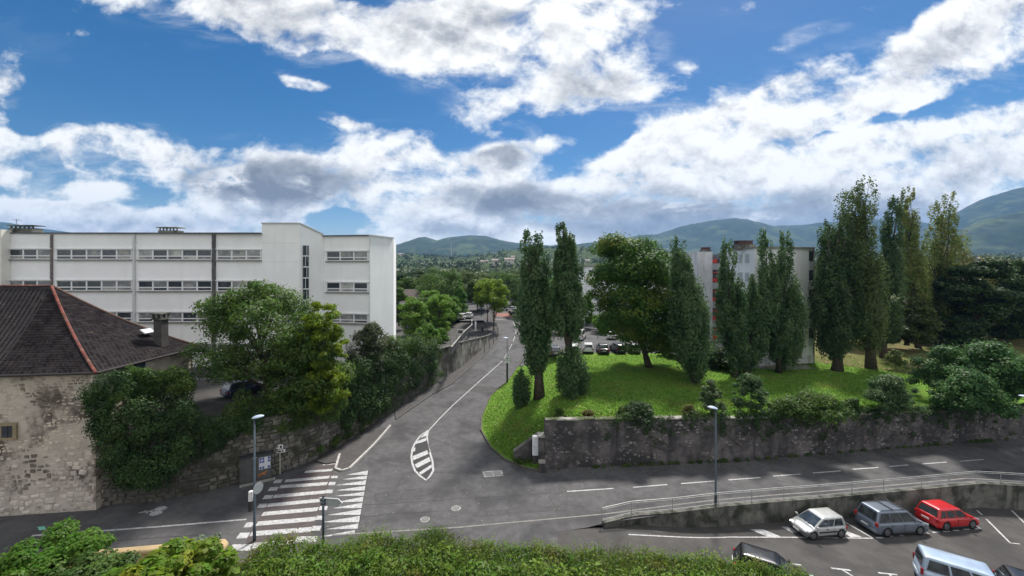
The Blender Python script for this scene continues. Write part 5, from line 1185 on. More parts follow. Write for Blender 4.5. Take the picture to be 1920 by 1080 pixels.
# foreground shrubs, bottom left: crowns of small trees growing below
def crown_tree(name, lab, cat, px, py, Y, wpx, m, n, leaf, seed, asp=.6, depth=1., hz=120):
    r = random.Random(seed); c0 = P(px, py, Y); root = tag(empty(name, (c0.x, c0.y, .03)), lab, cat); cl = []; limbs = []; Wm = wpx * Y / FPX
    for _ in range(46):
        a = r.uniform(0, 6.283); q = math.sqrt(r.random()) * Wm / 2; rc = Wm * r.uniform(.08, .14); x, y = math.cos(a) * q, math.sin(a) * q * depth
        z = c0.z - rc - (q / (Wm / 2)) ** 2 * Wm * .22 - r.random() * Wm * .35; cl.append((x, y, z, rc, rc, rc * .7)); limbs.append((.55 + .3 * r.random(), (x, y, z)))
    b = MB(); trunk_mesh(b, c0.z, .13, limbs[::3], (0, 0), seed, top=.9); b.build('trunk', bark, root, True); foliage('crown', cl, n, leaf, m, root, aspect=asp, up=.7); return root
crown_tree('broadleaf_tree', 'green broadleaf crown filling the bottom left corner', 'tree', 45, 988, 15.5, 235, LB, 15000, .15, 201)
crown_tree('broadleaf_tree', 'darker green crown between the corner one and the ochre wall', 'tree', 150, 1040, 15.0, 170, LT, 9000, .14, 202)
crown_tree('fig_tree', 'bright yellow green fig in front of the ochre wall', 'tree', 318, 1012, 15.5, 190, LF, 5200, .24, 203, .85)
crown_tree('elaeagnus_bush', 'silvery leaved bush at the right end of the ochre wall', 'shrub', 380, 1002, 19.5, 62, LS, 4200, .10, 204)
crown_tree('fig_tree', 'low yellow green fig branches at the bottom edge', 'tree', 210, 1060, 13.5, 150, LF, 2600, .2, 205, .8)
# grass tufts over the lawn
pos = []; nr = []
while len(pos) < 70000:
    px_ = r_.uniform(890, 1700); py_ = r_.uniform(665, 880)
    p = GF(px_, py_, zlawn)
    if p.x > XR(p.y) + .25 and p.y < 64 and not (p.x > 2.4 and p.y < Nl(p.x) + .5): pos.append((p.x, p.y, p.z + .05)); nr.append((r_.gauss(0, 1), r_.gauss(0, 1), .5))
me = leafmesh('grass', np.array(pos), np.array(nr), np.full(len(pos), .18), M('grass_blade', (.09, .18, .024), (.125, .22, .032), 1., .8, 0, isl=.35, transl=.35, c3=(.17, .17, .045), s3=.28), .5, tri=True)
o = tag(link(bpy.data.objects.new('grass', me)), 'short green grass tufts growing over the lawn', 'grass', kind='stuff')
pos = []; nr = []
for _ in range(750):
    p = GF(r_.uniform(900, 1340), r_.uniform(690, 850), zlawn)
    if p.x > XR(p.y) + .3 and not (p.x > 2.4 and p.y < Nl(p.x) + .5): pos.append((p.x, p.y, p.z + .1)); nr.append((0, 0, 1))
me = leafmesh('fallen_leaves', np.array(pos), np.array(nr), np.full(len(pos), .13), M('fallen_leaf', (.42, .38, .14), (.5, .45, .3), 2), .7)
tag(link(bpy.data.objects.new('fallen_leaves', me)), 'pale fallen leaves scattered on the lawn near the kerb', 'leaves', kind='stuff')

pos = []; nr = []
for _ in range(260):
    x = r_.uniform(1030, 1900); y = interp([(1040, 880), (1400, 864), (1900, 824)], x) + 2 + 16 * r_.random() ** 2; p = GS(x, y); pos.append((p.x, p.y, p.z + .03)); nr.append((0, 0, 1))
for _ in range(120):
    p = GS(r_.uniform(560, 1100), r_.uniform(840, 1000)); pos.append((p.x, p.y, p.z + .03)); nr.append((0, 0, 1))
me = leafmesh('leaf_litter', np.array(pos), np.array(nr), np.full(len(pos), .10), M('litter', (.22, .19, .12), (.30, .28, .22), 2), .7)
tag(link(bpy.data.objects.new('leaf_litter', me)), 'dry leaves and scraps along the gutter of the main road', 'leaves', kind='stuff')

# ================================================================ cars
tyre = M('tyre_rubber', (.02, .02, .021), None, rough=.8); rimm = M('wheel_rim', (.35, .36, .38), (.22, .22, .23), 20, .35, metal=.7)
blackp = M('black_plastic', (.03, .03, .032), None, rough=.6); cglass = M('car_glass', (.02, .026, .03), (.06, .07, .075), 1.5, .03, spec=1., coat=.5)
lampg = M('headlamp_glass', (.5, .52, .55), (.3, .32, .35), 12, .15, spec=.7); redlamp = M('tail_lamp', (.35, .02, .02), (.2, .01, .01), 12, .2, spec=.6)
plate = M('number_plate', (.6, .6, .58), None, rough=.5)
def paintm(name, c, metal=.35, rough=.32): return M(name, c, tuple(v * .82 for v in c), 1.2, rough, 0, metal=metal, coat=.6, spec=.5)
def make_car(label, loc, rz, L, Wd, H, pm, style='hatch', detail=True, group=None, name='parked_car', bump_m=None, z_of=None, side_strip=False, rails=False):
    root = tag(empty(name, loc, rz), label, 'car', group)
    if z_of:                              # sit on the sloping car park
        f = Vector((math.cos(rz), math.sin(rz))); a = z_of(loc[0] + f.x * L * .3, 0); c = z_of(loc[0] - f.x * L * .3, 0); root.rotation_euler = (0, -math.atan2(a - c, L * .6), rz)
    hb = H * {'hatch': .60, 'mono': .60, 'mpv': .57, 'van': .56, 'saloon': .62}[style]; rw_ = .30 if L < 3.7 else .32; hoodz = hb * (.86 if style != 'mono' else .84)
    wb_ = L * (.665 if style == 'mono' else .60); xf, xb = wb_ / 2 + L * .0, -wb_ / 2
    gx = {'mono': (L * .30, L * .06, -L * .43, -L * .475), 'hatch': (L * .245, L * .07, -L * .40, -L * .465), 'mpv': (L * .29, L * .12, -L * .42, -L * .475), 'van': (L * .33, L * .20, -L * .455, -L * .485), 'saloon': (L * .22, L * .05, -L * .24, -L * .36)}[style]
    if style == 'saloon': prof = [(-L / 2, .5), (-L / 2 + .04, hb * .82), (-L / 2 + .16, hb * .95), (gx[3] - .05, hb * .98), (gx[0], hb * .97), (L / 2 - .55, hoodz), (L / 2 - .12, hoodz * .86), (L / 2 - .02, .52), (L / 2, .42)]
    else: prof = [(-L / 2, .5), (-L / 2 + .05, hb * .9), (gx[3], hb), (gx[0], hb * .98), (L / 2 - .5, hoodz), (L / 2 - .14, hoodz * .84), (L / 2 - .03, .54), (L / 2, .42)]
    ns = 61 if detail else 25; b = MB(); ring = 13
    for i in range(ns):
        x = -L / 2 + L * i / (ns - 1); zt = interp(prof, x); e = min(1, (L / 2 - abs(x)) / (.55 if x > 0 else .35)); w = Wd / 2 * (.78 + .22 * math.sin(e * math.pi / 2) ** .7)
        zlow = .22
        for xw in (xf, xb):
            dx_ = abs(x - xw); ra = rw_ + .065
            if dx_ < ra: zlow = max(zlow, min(rw_ + math.sqrt(ra * ra - dx_ * dx_), zt - .12))
        if abs(x) > L / 2 - .06: zlow = max(zlow, .28)
        mid = max(zlow + .03, zt * .62)
        half = [(w * .97, zlow), (w * 1., max(zlow + .01, zlow * .6 + mid * .4)), (w * 1., mid), (w * .975, mid * .35 + zt * .65), (w * .90, zt - .02), (w * .55, zt + .012), (0, zt + .02)]
        pts = half + [(-y, z) for y, z in reversed(half[:-1])]
        b.v += [(x, y, z) for y, z in pts]
    for i in range(ns - 1):
        for j in range(ring - 1): k = i * ring + j; b.f.append((k, k + ring, k + ring + 1, k + 1))
    b.f += [tuple(range(ring)), tuple(reversed(range((ns - 1) * ring, ns * ring)))]
    b.build('body', pm, root, True)
    b = MB(); b.box((0, 0, .3), (L * .93, Wd * .80, .28)); b.build('underbody', blackp, root)
    # cabin
    def cab(v):   # v 0 belt .. 1 roof edge
        bow = .35 * v * (1 - v)
        return gx[0] + (gx[1] - gx[0]) * v + bow * .35, gx[3] + (gx[2] - gx[3]) * v - bow * .12, Wd / 2 * (.915 + (.76 - .915) * v) + bow * .05, hb - .03 + (H - .06 - hb + .03) * v
    b = MB(); vs_ = [0, .35, .7, .92, 1.0]; NR = 28
    def ringpts(x1, x0, hw, z, rc):
        out = []
        for cx, cy, a0 in ((x1 - rc, hw - rc, 0), (x0 + rc, hw - rc, 90), (x0 + rc, -hw + rc, 180), (x1 - rc, -hw + rc, 270)):
            for k in range(7): a = R(a0 + 90 * k / 6); out.append((cx + rc * math.cos(a), cy + rc * math.sin(a), z))
        return out
    for v in vs_: x1, x0, hw, z = cab(v); b.v += ringpts(x1, x0, hw, z, .10)
    x1, x0, hw, z = cab(1.); cx = (x1 + x0) / 2
    for s_, dz_ in ((.93, .03), (.7, .052), (.35, .06), (.05, .062)): b.v += [(cx + (p[0] - cx) * s_, p[1] * s_, z + dz_) for p in ringpts(x1, x0, hw, z, .10)]
    nl = len(vs_) + 4
    for j in range(nl - 1):
        for k in range(NR): k2 = (k + 1) % NR; b.f.append((j * NR + k, j * NR + k2, (j + 1) * NR + k2, (j + 1) * NR + k))
    b.f.append(tuple((nl - 1) * NR + k for k in range(NR)))
    b.build('cabin', pm, root, True)
    def pane(name, fn, u0, u1, v0, v1, m, skew=(0, 0), nv=5):
        b = MB()
        for j in range(nv + 1):
            v = v0 + (v1 - v0) * j / nv; t_ = j / nv
            for k in range(2): u = (u0 + skew[0] * t_) if k == 0 else (u1 + skew[1] * t_); b.v.append(fn(u, v))
        for j in range(nv): b.f.append((2 * j, 2 * j + 1, 2 * j + 3, 2 * j + 2))
        n0 = len(b.v); 
        return b.build(name, m, root, True)
    o_ = .012
    fr = lambda u, v: (cab(v)[0] + o_ + .004, u * (cab(v)[2] - .06), cab(v)[3]); re = lambda u, v: (cab(v)[1] - o_ - .004, u * (cab(v)[2] - .06), cab(v)[3])
    pane('windscreen', fr, -.97, .97, .06, .93, cglass); pane('rear_window', re, -.9, .9, .10 if style != 'van' else .2, .88, cglass)
    sx = lambda s_: (lambda u, v: (cab(v)[1] + (cab(v)[0] - cab(v)[1]) * u, s_ * (cab(v)[2] + o_), cab(v)[3]))
    divs = {'mono': [(.10, .40), (.44, .92)], 'hatch': [(.07, .25), (.29, .58), (.61, .93)], 'mpv': [(.06, .32), (.35, .62), (.645, .93)], 'van': [(.06, .34), (.37, .62), (.65, .94)], 'saloon': [(.16, .48), (.52, .90)]}[style]
    for s_ in (1, -1):
        for q, (a, c) in enumerate(divs): pane('side_window', sx(s_), a, c, .10, .86, cglass, ((.02 if q == 0 else 0), (-.01 if q == len(divs) - 1 else 0)))
    for s_ in (1, -1):
        for xw in (xf, xb):
            b = MB(); b.tube([(0, -.09, 0), (0, -.1, 0), (0, .1, 0), (0, .09, 0)], [rw_ * .9, rw_, rw_, rw_ * .9], 20); wh = b.build('wheel', tyre, root, True); wh.location = (xw, s_ * (Wd / 2 - .105), rw_)
            if detail:
                b = MB(); b.tube([(0, s_ * .085, 0), (0, s_ * .106, 0)], [rw_ * .66, rw_ * .62], 16)
                b.build('rim', rimm, wh)
                b = MB(); [b.box((math.cos(R(a)) * rw_ * .38, s_ * .108, math.sin(R(a)) * rw_ * .38), (.07, .008, .07), ry=R(a)) for a in range(0, 360, 60)]; b.build('rim_holes', blackp, wh)
            b = MB(); b.tube([(xw, s_ * (Wd / 2 - .22), rw_), (xw, s_ * (Wd / 2 - .045), rw_)], rw_ + .05, 20); b.build('wheel_arch', blackp, root)
    lz = hoodz * .76
    for s_ in (1, -1):
        b = MB(); b.box((L / 2 - .15, s_ * Wd * .345, lz), (.20, Wd * .19, .14), rz=-s_ * R(24), ry=R(14)); b.build('headlight', lampg, root)
        b = MB()
        if style in ('van', 'mpv'): b.box((-L / 2 + .11, s_ * Wd * .425, hb * .88), (.14, .18, .36 if style == 'van' else .26), rz=s_ * R(20))
        else: b.box((-L / 2 + .11, s_ * Wd * .40, hb * .80), (.14, .24, .2), rz=s_ * R(22))
        b.build('tail_light', redlamp, root)
        b = MB(); b.box((gx[0] - .12, s_ * (Wd / 2 + .08), hb + .06), (.11, .19, .13)); b.build('wing_mirror', pm, root)
    bm_ = bump_m or pm
    for xe, nm in ((L / 2 - .05, 'front_bumper'), (-L / 2 + .05, 'rear_bumper')):
        s_ = 1 if xe > 0 else -1; b = MB(); pts = [(xe - s_ * .28, -Wd * .475, .36), (xe - s_ * .02, -Wd * .40, .36), (xe + s_ * .03, -Wd * .2, .36), (xe + s_ * .04, 0, .36), (xe + s_ * .03, Wd * .2, .36), (xe - s_ * .02, Wd * .40, .36), (xe - s_ * .28, Wd * .475, .36)]
        for dz_ in (0, .10): b.tube([(p[0], p[1], p[2] + dz_) for p in pts], .085, 8)
        b.build(nm, bm_, root, True)
    b = MB(); b.box((-L / 2 - .035, 0, .55 if style != 'hatch' else .6), (.03, .5, .11)); b.build('number_plate', plate, root)
    b = MB(); b.box((L / 2 + .085, 0, .40), (.03, .5, .11)); b.build('number_plate', plate, root)
    if detail:
        b = MB(); b.box((L / 2 - .015, 0, lz - .05), (.05, Wd * .42, .09)); b.build('grille', blackp, root)
        for s_ in (1, -1):
            us = [divs[-1][1] + .02, (divs[-1][0] + divs[-2][1]) / 2] + ([(divs[-2][0] + divs[-3][1]) / 2] if len(divs) > 2 else [])
            for u in us:
                x_ = gx[3] + (gx[0] - gx[3]) * u; b = MB(); b.box((x_, s_ * (Wd / 2 + .0015), .30 + (hb - .40) / 2), (.014, .012, hb - .42)); b.build('door_gap', blackp, root)
            for u in us[:-1] if len(us) > 1 else us:
                x_ = gx[3] + (gx[0] - gx[3]) * u - .75 * (0 if False else 1) + .0; b = MB(); b.box((x_ - .1, s_ * (Wd / 2 + .006), hb * .84), (.16, .03, .03)); b.build('door_handle', blackp if side_strip else pm, root)
            b = MB(); b.box((0, s_ * (Wd / 2 - .005), .25), (wb_ - .85, .05, .1)); b.build('sill', blackp, root)
            if side_strip: b = MB(); b.box((-.05, s_ * (Wd / 2 + .012), .52), (wb_ - .8, .03, .09)); b.build('side_moulding', blackp, root)
            if rails: b = MB(); z_ = H + .03; b.tube([(gx[2] + .25, s_ * Wd * .33, H - .03), (gx[2] + .35, s_ * Wd * .33, z_), (gx[1] - .15, s_ * Wd * .33, z_), (gx[1] - .05, s_ * Wd * .33, H - .03)], .022, 6); b.build('roof_rail', blackp, root)
        if rails:
            for x_ in (-.35, .55): b = MB(); b.box((x_ - .3, 0, H + .07), (.07, Wd * .74, .04)); b.build('roof_bar', blackp, root)
        b = MB(); b.box((gx[0] + .03, -.25, hb + .03), (.03, .55, .015), rz=R(8)); b.box((gx[0] + .03, .35, hb + .03), (.03, .5, .015), rz=R(8)); b.build('wiper', blackp, root)
    return root
def ang(x, y): return math.atan2(y, x)
silver = paintm('silver_paint', (.46, .47, .47)); bluegrey = paintm('bluegrey_paint', (.17, .20, .25), .45); redpt = paintm('red_paint', (.50, .012, .016), .1, .3); iceblue = paintm('ice_blue_paint', (.42, .52, .66), .4); blackpt = paintm('black_paint', (.015, .016, .02), .3); whitept = paintm('white_paint', (.62, .63, .63), 0.)
def on_lot(x, y): return (x, y, zl(x) + .005)
make_car('small silver three door hatchback parked across the hatched bay', on_lot(22.35, 29.65), ang(-2.21, -.34), 3.43, 1.63, 1.42, silver, 'mono', z_of=zl, bump_m=M('bumper_grey', (.10, .105, .11), None, rough=.6), side_strip=True)
make_car('blue grey people carrier with roof bars parked between silver and red cars', on_lot(28.35, 30.3), ang(2.55, .31), 4.5, 1.8, 1.75, bluegrey, 'mpv', z_of=zl, rails=True)
make_car('bright red five door hatchback parked against the concrete wall', on_lot(33.4, 31.15), ang(2.34, .32), 3.85, 1.7, 1.52, redpt, 'hatch', z_of=zl)
make_car('pale blue van like people carrier in the bottom right of the car park', on_lot(27.3, 24.3), ang(2., -1.3), 4.5, 1.82, 1.82, iceblue, 'van', z_of=zl, rails=False)
make_car('black car beyond the pale blue one, cut by the bottom edge', on_lot(31.1, 23.4), ang(2., -1.3), 4.2, 1.75, 1.45, blackpt, 'hatch', z_of=zl)
make_car('black car half hidden behind the end of the hedge', on_lot(16.0, 24.9), ang(2.6, -1.35), 4.3, 1.76, 1.5, blackpt, 'hatch', z_of=zl)
# cars behind the lawn and up the street
far = [((1038, 664, 4.02), 95, blackpt, 'hatch', 'dark car behind the first poplars'), ((1076, 661, 4.02), 80, whitept, 'hatch', 'white car seen between the forked poplar and the maple'), ((1103, 658, 4.02), 80, whitept, 'hatch', 'white car left below the maple crown'), ((1130, 660, 4.02), 85, blackpt, 'saloon', 'black car below the left of the maple crown'), ((1158, 659, 4.02), 95, blackpt, 'mpv', 'dark people carrier below the maple crown'), ((1186, 659, 4.02), 90, silver, 'hatch', 'silver car beside the maple trunk'), ((1088, 636, 4.02), 70, whitept, 'van', 'white van in the second row behind the forked poplar'), ((1150, 634, 4.02), 60, whitept, 'hatch', 'white car in the second row behind the maple'), ((1240, 640, 4.02), 60, silver, 'hatch', 'silver car seen right of the maple trunk')]
for (px_, py_, z), a, m_, st, lab in far:
    p = G(px_, py_, z); make_car(lab, p, R(a), 4.1, 1.7, 1.45 if st != 'van' else 1.9, m_, st, detail=False, group='cars parked behind the lawn')
for i, (px_, Y, m_, lab) in enumerate([(966, 108, silver, 'nearest car of the angled row up the street'), (960, 113, blackpt, 'dark car second in the angled row'), (957, 118, whitept, 'white car third in the angled row'), (952, 123.5, whitept, 'white car fourth in the angled row'), (948, 129, bluegrey, 'grey car fifth in the angled row'), (945, 135, silver, 'last silver car of the angled row')]):
    X = (px_ - 960) * Y / FPX; make_car(lab, (X + 1.2, Y, zs(X, Y) + .01), R(150), 4.1, 1.7, 1.45, m_, 'hatch', detail=False, group='cars parked along the far street')
make_car('white car driving at the far end beyond the street trees', ((903 - 960) * 126 / FPX, 126, 4.63), R(-80), 4.2, 1.75, 1.5, whitept, 'hatch', detail=False, name='moving_car')
for i, (px_, Y, m_, lab) in enumerate([(868, 104, whitept, 'white car in the yard behind the conical tree'), (880, 106, whitept, 'white car at the street end of the yard'), (856, 101.5, blackpt, 'dark car in the yard under the trees'), (822, 98, whitept, 'white car between the lime green trees')]):
    X = (px_ - 960) * Y / FPX; make_car(lab, (X, Y, 4.66 if Y > 100.5 else zcourt(X, Y) + .02), R(75 + 12 * i), 4.2, 1.72, 1.48, m_, 'hatch', detail=False, group='cars parked in the yard beyond the fence')
p = G(426, 746, 5.2); make_car('dark blue car parked in the yard behind the maple leaves', (p.x + .9, p.y + 1.4, 5.21), R(60), 4.0, 1.7, 1.45, paintm('navy_paint', (.02, .035, .10)), 'hatch', detail=True, group='cars in the yard')

# ================================================================ lamps, signs, street furniture
polem = M('lamp_post_blue', (.075, .10, .13), (.06, .08, .10), 3, .5, metal=.3); headm = M('lamp_head', (.42, .50, .62), (.36, .44, .56), 5, .4)
def lamp(label, base, top, head_dir=(1, 0), hr=.36, name='street_lamp', r=.075, rz=0.):
    root = tag(empty(name, base), label, 'street lamp', 'street lamps'); h = top - base[2]
    b = MB(); b.tube([(0, 0, -.1), (0, 0, .9), (0, 0, .95), (0, 0, h)], [r * 1.35, r * 1.3, r, r * .7], 12); b.build('post', polem, root, True)
    b = MB(); b.box((0, -r * 1.3, .55), (.09, .03, .35)); b.build('access_door', darkmetal, root)
    d = Vector((head_dir[0], head_dir[1], 0)); b = MB(); n = 20; prof = [(1.0, 0), (.97, .035), (.8, .08), (.5, .12), (.2, .14)]
    for s_, z in prof:
        for k in range(n): a = 2 * math.pi * k / n; b.v.append((math.cos(a) * hr * s_, math.sin(a) * hr * .62 * s_, z))
    for j in range(len(prof) - 1):
        for k in range(n): b.f.append((j * n + k, j * n + (k + 1) % n, (j + 1) * n + (k + 1) % n, (j + 1) * n + k))
    b.f += [tuple(reversed(range(n))), tuple(4 * n + k for k in range(n))]
    hd = b.build('lamp_head', headm, root, True); hd.location = (d.x * hr * .55, d.y * hr * .55, h - .06); hd.rotation_euler = (0, R(-9), math.atan2(d.y, d.x))
    b = MB(); b.disc((0, 0, -.01), hr * .7, 16, hr * .4); b.build('diffuser', M('lamp_diffuser', (.5, .5, .48), None, rough=.3) if 'lamp_diffuser' not in bpy.data.materials else bpy.data.materials['lamp_diffuser'], hd)
    return root
bL = G(477, 1014, .0); lamp_l = lamp('tall blue grey street lamp in front of the zebra crossing', bL, 18 - 281 * bL.y / FPX, (1, .2), .38)
bR = Vector((15.3, 30.45, .12)); lamp('blue grey street lamp behind the car park rail', bR, 18 - 264 * bR.y / FPX, (-1, .2), .38)
bT = GS(951, 719, .1); lt = lamp('street lamp beside the lawn with a triangular warning sign', bT, 18 - 133 * bT.y / FPX, (-.9, -.4), .42, r=.07)
b3 = Vector((1932 - 960, 0, 0)) * 31.2 / FPX; b3 = Vector((b3.x, 34.0, .12)); b3.x = (1930 - 960) * 34.0 / FPX; lamp('street lamp at the right edge with only its head in the picture', b3, 18 - 243 * 34.0 / FPX, (-1, .1), .5)
# triangular sign with plate below, on the lamp by the lawn
ts = tag(empty('warning_sign', (bT.x, bT.y - .12, 18 - 172 * bT.y / FPX)), 'small triangular warning sign clamped to the lamp beside the lawn', 'sign')
redr = M('sign_red', (.45, .03, .03), None, rough=.5); signw = M('sign_white', (.65, .66, .68), None, rough=.5); signk = M('sign_black', (.02, .02, .02), None, rough=.5); signb = M('sign_back', (.42, .45, .48), (.36, .38, .40), 4, .5, metal=.3)
def tri(b, s_, y, th): v = [(-s_, y, -s_ * .58), (s_, y, -s_ * .58), (0, y, s_ * 1.15)]; b.add(v + [(x, y + th, z) for x, _, z in v], [(0, 1, 2), (5, 4, 3), (0, 3, 4, 1), (1, 4, 5, 2), (2, 5, 3, 0)])
b = MB(); tri(b, .62, 0, .02); b.build('border', signb, ts); b = MB(); tri(b, .42, -.012, .01); b.build('face', signw, ts)
b = MB(); b.box((0, -.022, -.02), (.22, .01, .2)); b.build('pictogram', signk, ts); b = MB(); b.box((0, 0, -.56), (.7, .02, .25)); b.build('plate', signw, ts)
b = MB(); b.tube([(0, .1, -3.4), (0, .1, -.6)], .14, 10); b.build('sleeve', darkmetal, ts)
# round sign and small box on the tall lamp
rs = tag(empty('round_sign', (bL.x + .22, bL.y + .05, 18 - 416 * bL.y / FPX)), 'round traffic sign seen almost edge on, on the tall lamp', 'sign')
b = MB(); b.tube([(-.02, 0, 0), (.02, 0, 0)], .36, 20); q = b.build('face', signb, rs); q.rotation_euler = (0, 0, R(-18))
b = MB(); b.box((-.1, 0, .1), (.16, .05, .05)); b.box((-.1, 0, -.1), (.16, .05, .05)); b.build('clamp', darkmetal, rs)
ps = tag(empty('pedestrian_signal', (bL.x - .22, bL.y, 18 - 437 * bL.y / FPX)), 'white cased signal box on the road side of the tall lamp', 'signal')
b = MB(); b.box((0, 0, .25), (.22, .24, .62)); b.build('casing', signw, ps); b = MB(); b.box((-.02, -.02, -.42), (.2, .22, .6)); b.build('lower_box', blackp, ps); b = MB(); b.box((.12, 0, .1), (.14, .04, .04)); b.build('bracket', darkmetal, ps)
for zz in (.12, .38): b = MB(); b.tube([(-.11, 0, zz), (-.2, 0, zz)], .07, 10); b.build('signal_lens', signk, ps)
# arrow direction sign, seen from behind
bD = G(606, 1020, .0); ds = tag(empty('direction_sign', bD), 'arrow shaped direction sign on a dark post, seen from the back', 'sign'); hD = 18 - 431 * bD.y / FPX
b = MB(); b.tube([(0, 0, -.1), (0, 0, hD)], .075, 12); b.build('post', polem, ds, True)
b = MB(); zz = 18 - 441 * bD.y / FPX; v = [(-.28, .1, -.23), (1.0, -.08, -.27), (1.3, -.12, 0), (1.0, -.08, .25), (-.28, .1, .21)]; b.add([(x, y, zz + z) for x, y, z in v] + [(x, y + .03, zz + z) for x, y, z in v], [(0, 1, 2, 3, 4), (9, 8, 7, 6, 5)] + [(i, (i + 1) % 5, 5 + (i + 1) % 5, 5 + i) for i in range(5)]); b.build('panel', signb, ds)
b = MB(); b.bar((-.28, .085, zz + .21), (1.0, -.095, zz + .25), .04); b.bar((1.0, -.095, zz + .25), (1.3, -.135, zz), .04); b.bar((1.3, -.135, zz), (1.0, -.095, zz - .27), .04); b.build('rim', signw, ds)
b = MB(); b.box((0, -.02, zz + .12), (.3, .12, .05)); b.box((0, -.02, zz - .12), (.3, .12, .05)); b.build('clamp', darkmetal, ds)
b = MB(); b.tube([(0, 0, hD), (0, 0, hD + .03)], .085, 12); b.build('cap', darkmetal, ds)
# small signs on a thin pole before the stone wall
bS = GS(525, 889, .0); ss = tag(empty('sign_post', bS), 'thin pole with two small white signs before the stone wall', 'sign')
b = MB(); b.tube([(0, 0, -.1), (0, 0, 18 - 332 * bS.y / FPX)], .045, 8); b.build('post', M('cream_post', (.42, .40, .33), None), ss)
b = MB(); b.box((.02, -.07, 18 - 337 * bS.y / FPX), (.52, .03, .34), rz=R(12)); s1_ = b.build('upper_plate', signw, ss)
b = MB(); b.box((.13, -.1, 18 - 337 * bS.y / FPX), (.14, .02, .2), rz=R(12)); b.box((-.12, -.13, 18 - 337 * bS.y / FPX), (.18, .02, .05), rz=R(12)); b.build('symbol', signk, s1_)
zz = 18 - 346 * bS.y / FPX; b = MB(); v = [(-.42, -.14, -.13), (.42, .04, -.10), (.42, .04, .16), (-.42, -.14, .13), (-.55, -.17, 0)]; b.add([(x, y, zz + z) for x, y, z in v] + [(x, y + .03, zz + z) for x, y, z in v], [(0, 1, 2, 3, 4), (9, 8, 7, 6, 5)] + [(i, (i + 1) % 5, 5 + (i + 1) % 5, 5 + i) for i in range(5)]); s2_ = fixn(b.build('arrow_plate', signw, ss))
b = MB(); b.box((.0, -.085, zz + .02), (.24, .02, .13), rz=R(12)); b.box((.26, -.035, zz + .03), (.12, .02, .12), rz=R(12)); b.build('symbol', signk, s2_)
# grey metal door panel with a blue grid poster and orange paint
pd = GS(491, 897, .0); t_ = (WALLB[3] - WALLB[2]).normalized(); nn_ = Vector((t_.y, -t_.x, 0)); rzp = math.atan2(t_.y, t_.x)
nb = tag(empty('utility_cabinet', WALLB[2].lerp(WALLB[3], .45) + nn_ * .32, rzp), 'grey metal cabinet with blue grid poster and orange graffiti against the stone wall', 'cabinet')
cabm = M('cabinet_grey', (.085, .088, .088), (.065, .067, .067), 2, .7)
b = MB(); b.box((0, .1, 1.1), (2.3, .4, 2.2)); b.build('body', cabm, nb)
for x in (-.56, .56): b = MB(); b.box((x, -.115, 1.12), (1.06, .03, 1.98)); b.build('door', cabm, nb)
b = MB(); b.box((0, 0, 2.24), (2.4, .55, .08)); b.build('lid', darkmetal, nb)
pw = M('poster_white', (.55, .57, .62), None); pbl = M('poster_blue', (.05, .07, .22), (.08, .1, .3), 3)
b = MB(); b.box((.62, -.14, 1.45), (.82, .012, 1.0)); gp = b.build('poster', pw, nb)
for i in range(4):
    for j in range(4):
        if i == 2 or j == 1: continue
        b = MB(); b.box((.32 + i * .2, -.15, 1.08 + j * .25), (.15, .008, .19)); b.build('poster_square', pbl, gp)
b = MB(); orr = M('graffiti_orange', (.55, .17, .04), (.35, .15, .06), 8)
for a_, c_ in (((.1, .42), (.45, .6)), ((.45, .6), (.8, .72)), ((.2, .55), (.7, .52)), ((.12, .42), (.35, .5))): b.bar((a_[0], -.137, a_[1]), (c_[0], -.137, c_[1]), .012, .09)
b.build('graffiti', orr, nb)
b = MB(); b.box((-.1, -.14, 2.02), (.3, .012, .06)); b.build('sticker', pw, nb)
kb = [WALLB[2] + nn_ * .75, WALLB[3] + nn_ * .75]; kerb('kerb_stone', kb, .18, .14, kerbm, tongue)
# bollards and barrier posts along the upper pavement
BL = ['nearest thin dark bollard', 'second nearest thin dark bollard', 'third nearest thin dark bollard', 'fourth thin dark bollard from the near end', 'middle thin dark bollard', 'fourth thin dark bollard from the far end', 'third thin dark bollard from the far end', 'second thin dark bollard from the far end', 'farthest thin dark bollard']
for i in range(9):
    Y = 74 + i * 3.1; k = interp(sorted([(p.y, p.x) for p in KERBL]), Y) - .4; z = zs(k, Y) + .12; r = tag(empty('bollard', (k, Y, z)), BL[i] + ' on the pavement edge of the side street', 'bollard', 'bollards on the side street pavement')
    b = MB(); b.tube([(0, 0, 0), (0, 0, 1.0)], .05, 8); b.build('post', darkmetal, r); b = MB(); b.tube([(0, 0, 1.0), (0, 0, 1.12)], [.07, .04], 8); b.build('cap', darkmetal, r)
for i in range(12):
    Y = 63 + i * 1.75; x = XL(Y) + -.25; r = tag(empty('railing_post', (x, Y, wtop(Vector((0, Y, 0))))), ['nearest', 'second nearest', 'third nearest', 'fourth nearest', 'fifth nearest', 'sixth nearest', 'sixth farthest', 'fifth farthest', 'fourth farthest', 'third farthest', 'second farthest', 'farthest'][i] + ' thin dark post standing on the streaked concrete wall', 'post', 'posts on the concrete wall')
    b = MB(); b.tube([(0, 0, 0), (0, 0, 1.3)], .03, 6); b.build('post', darkmetal, r)
gp_ = tag(empty('gate_post', (-7.6, 84.5, 4.6)), 'white gate post at the end of the dark fence', 'post'); b = MB(); b.box((0, 0, 1.0), (.3, .3, 2.)); b.build('post', signw, gp_); b = MB(); b.box((0, 0, 2.03), (.38, .38, .08)); b.build('cap', conc, gp_)
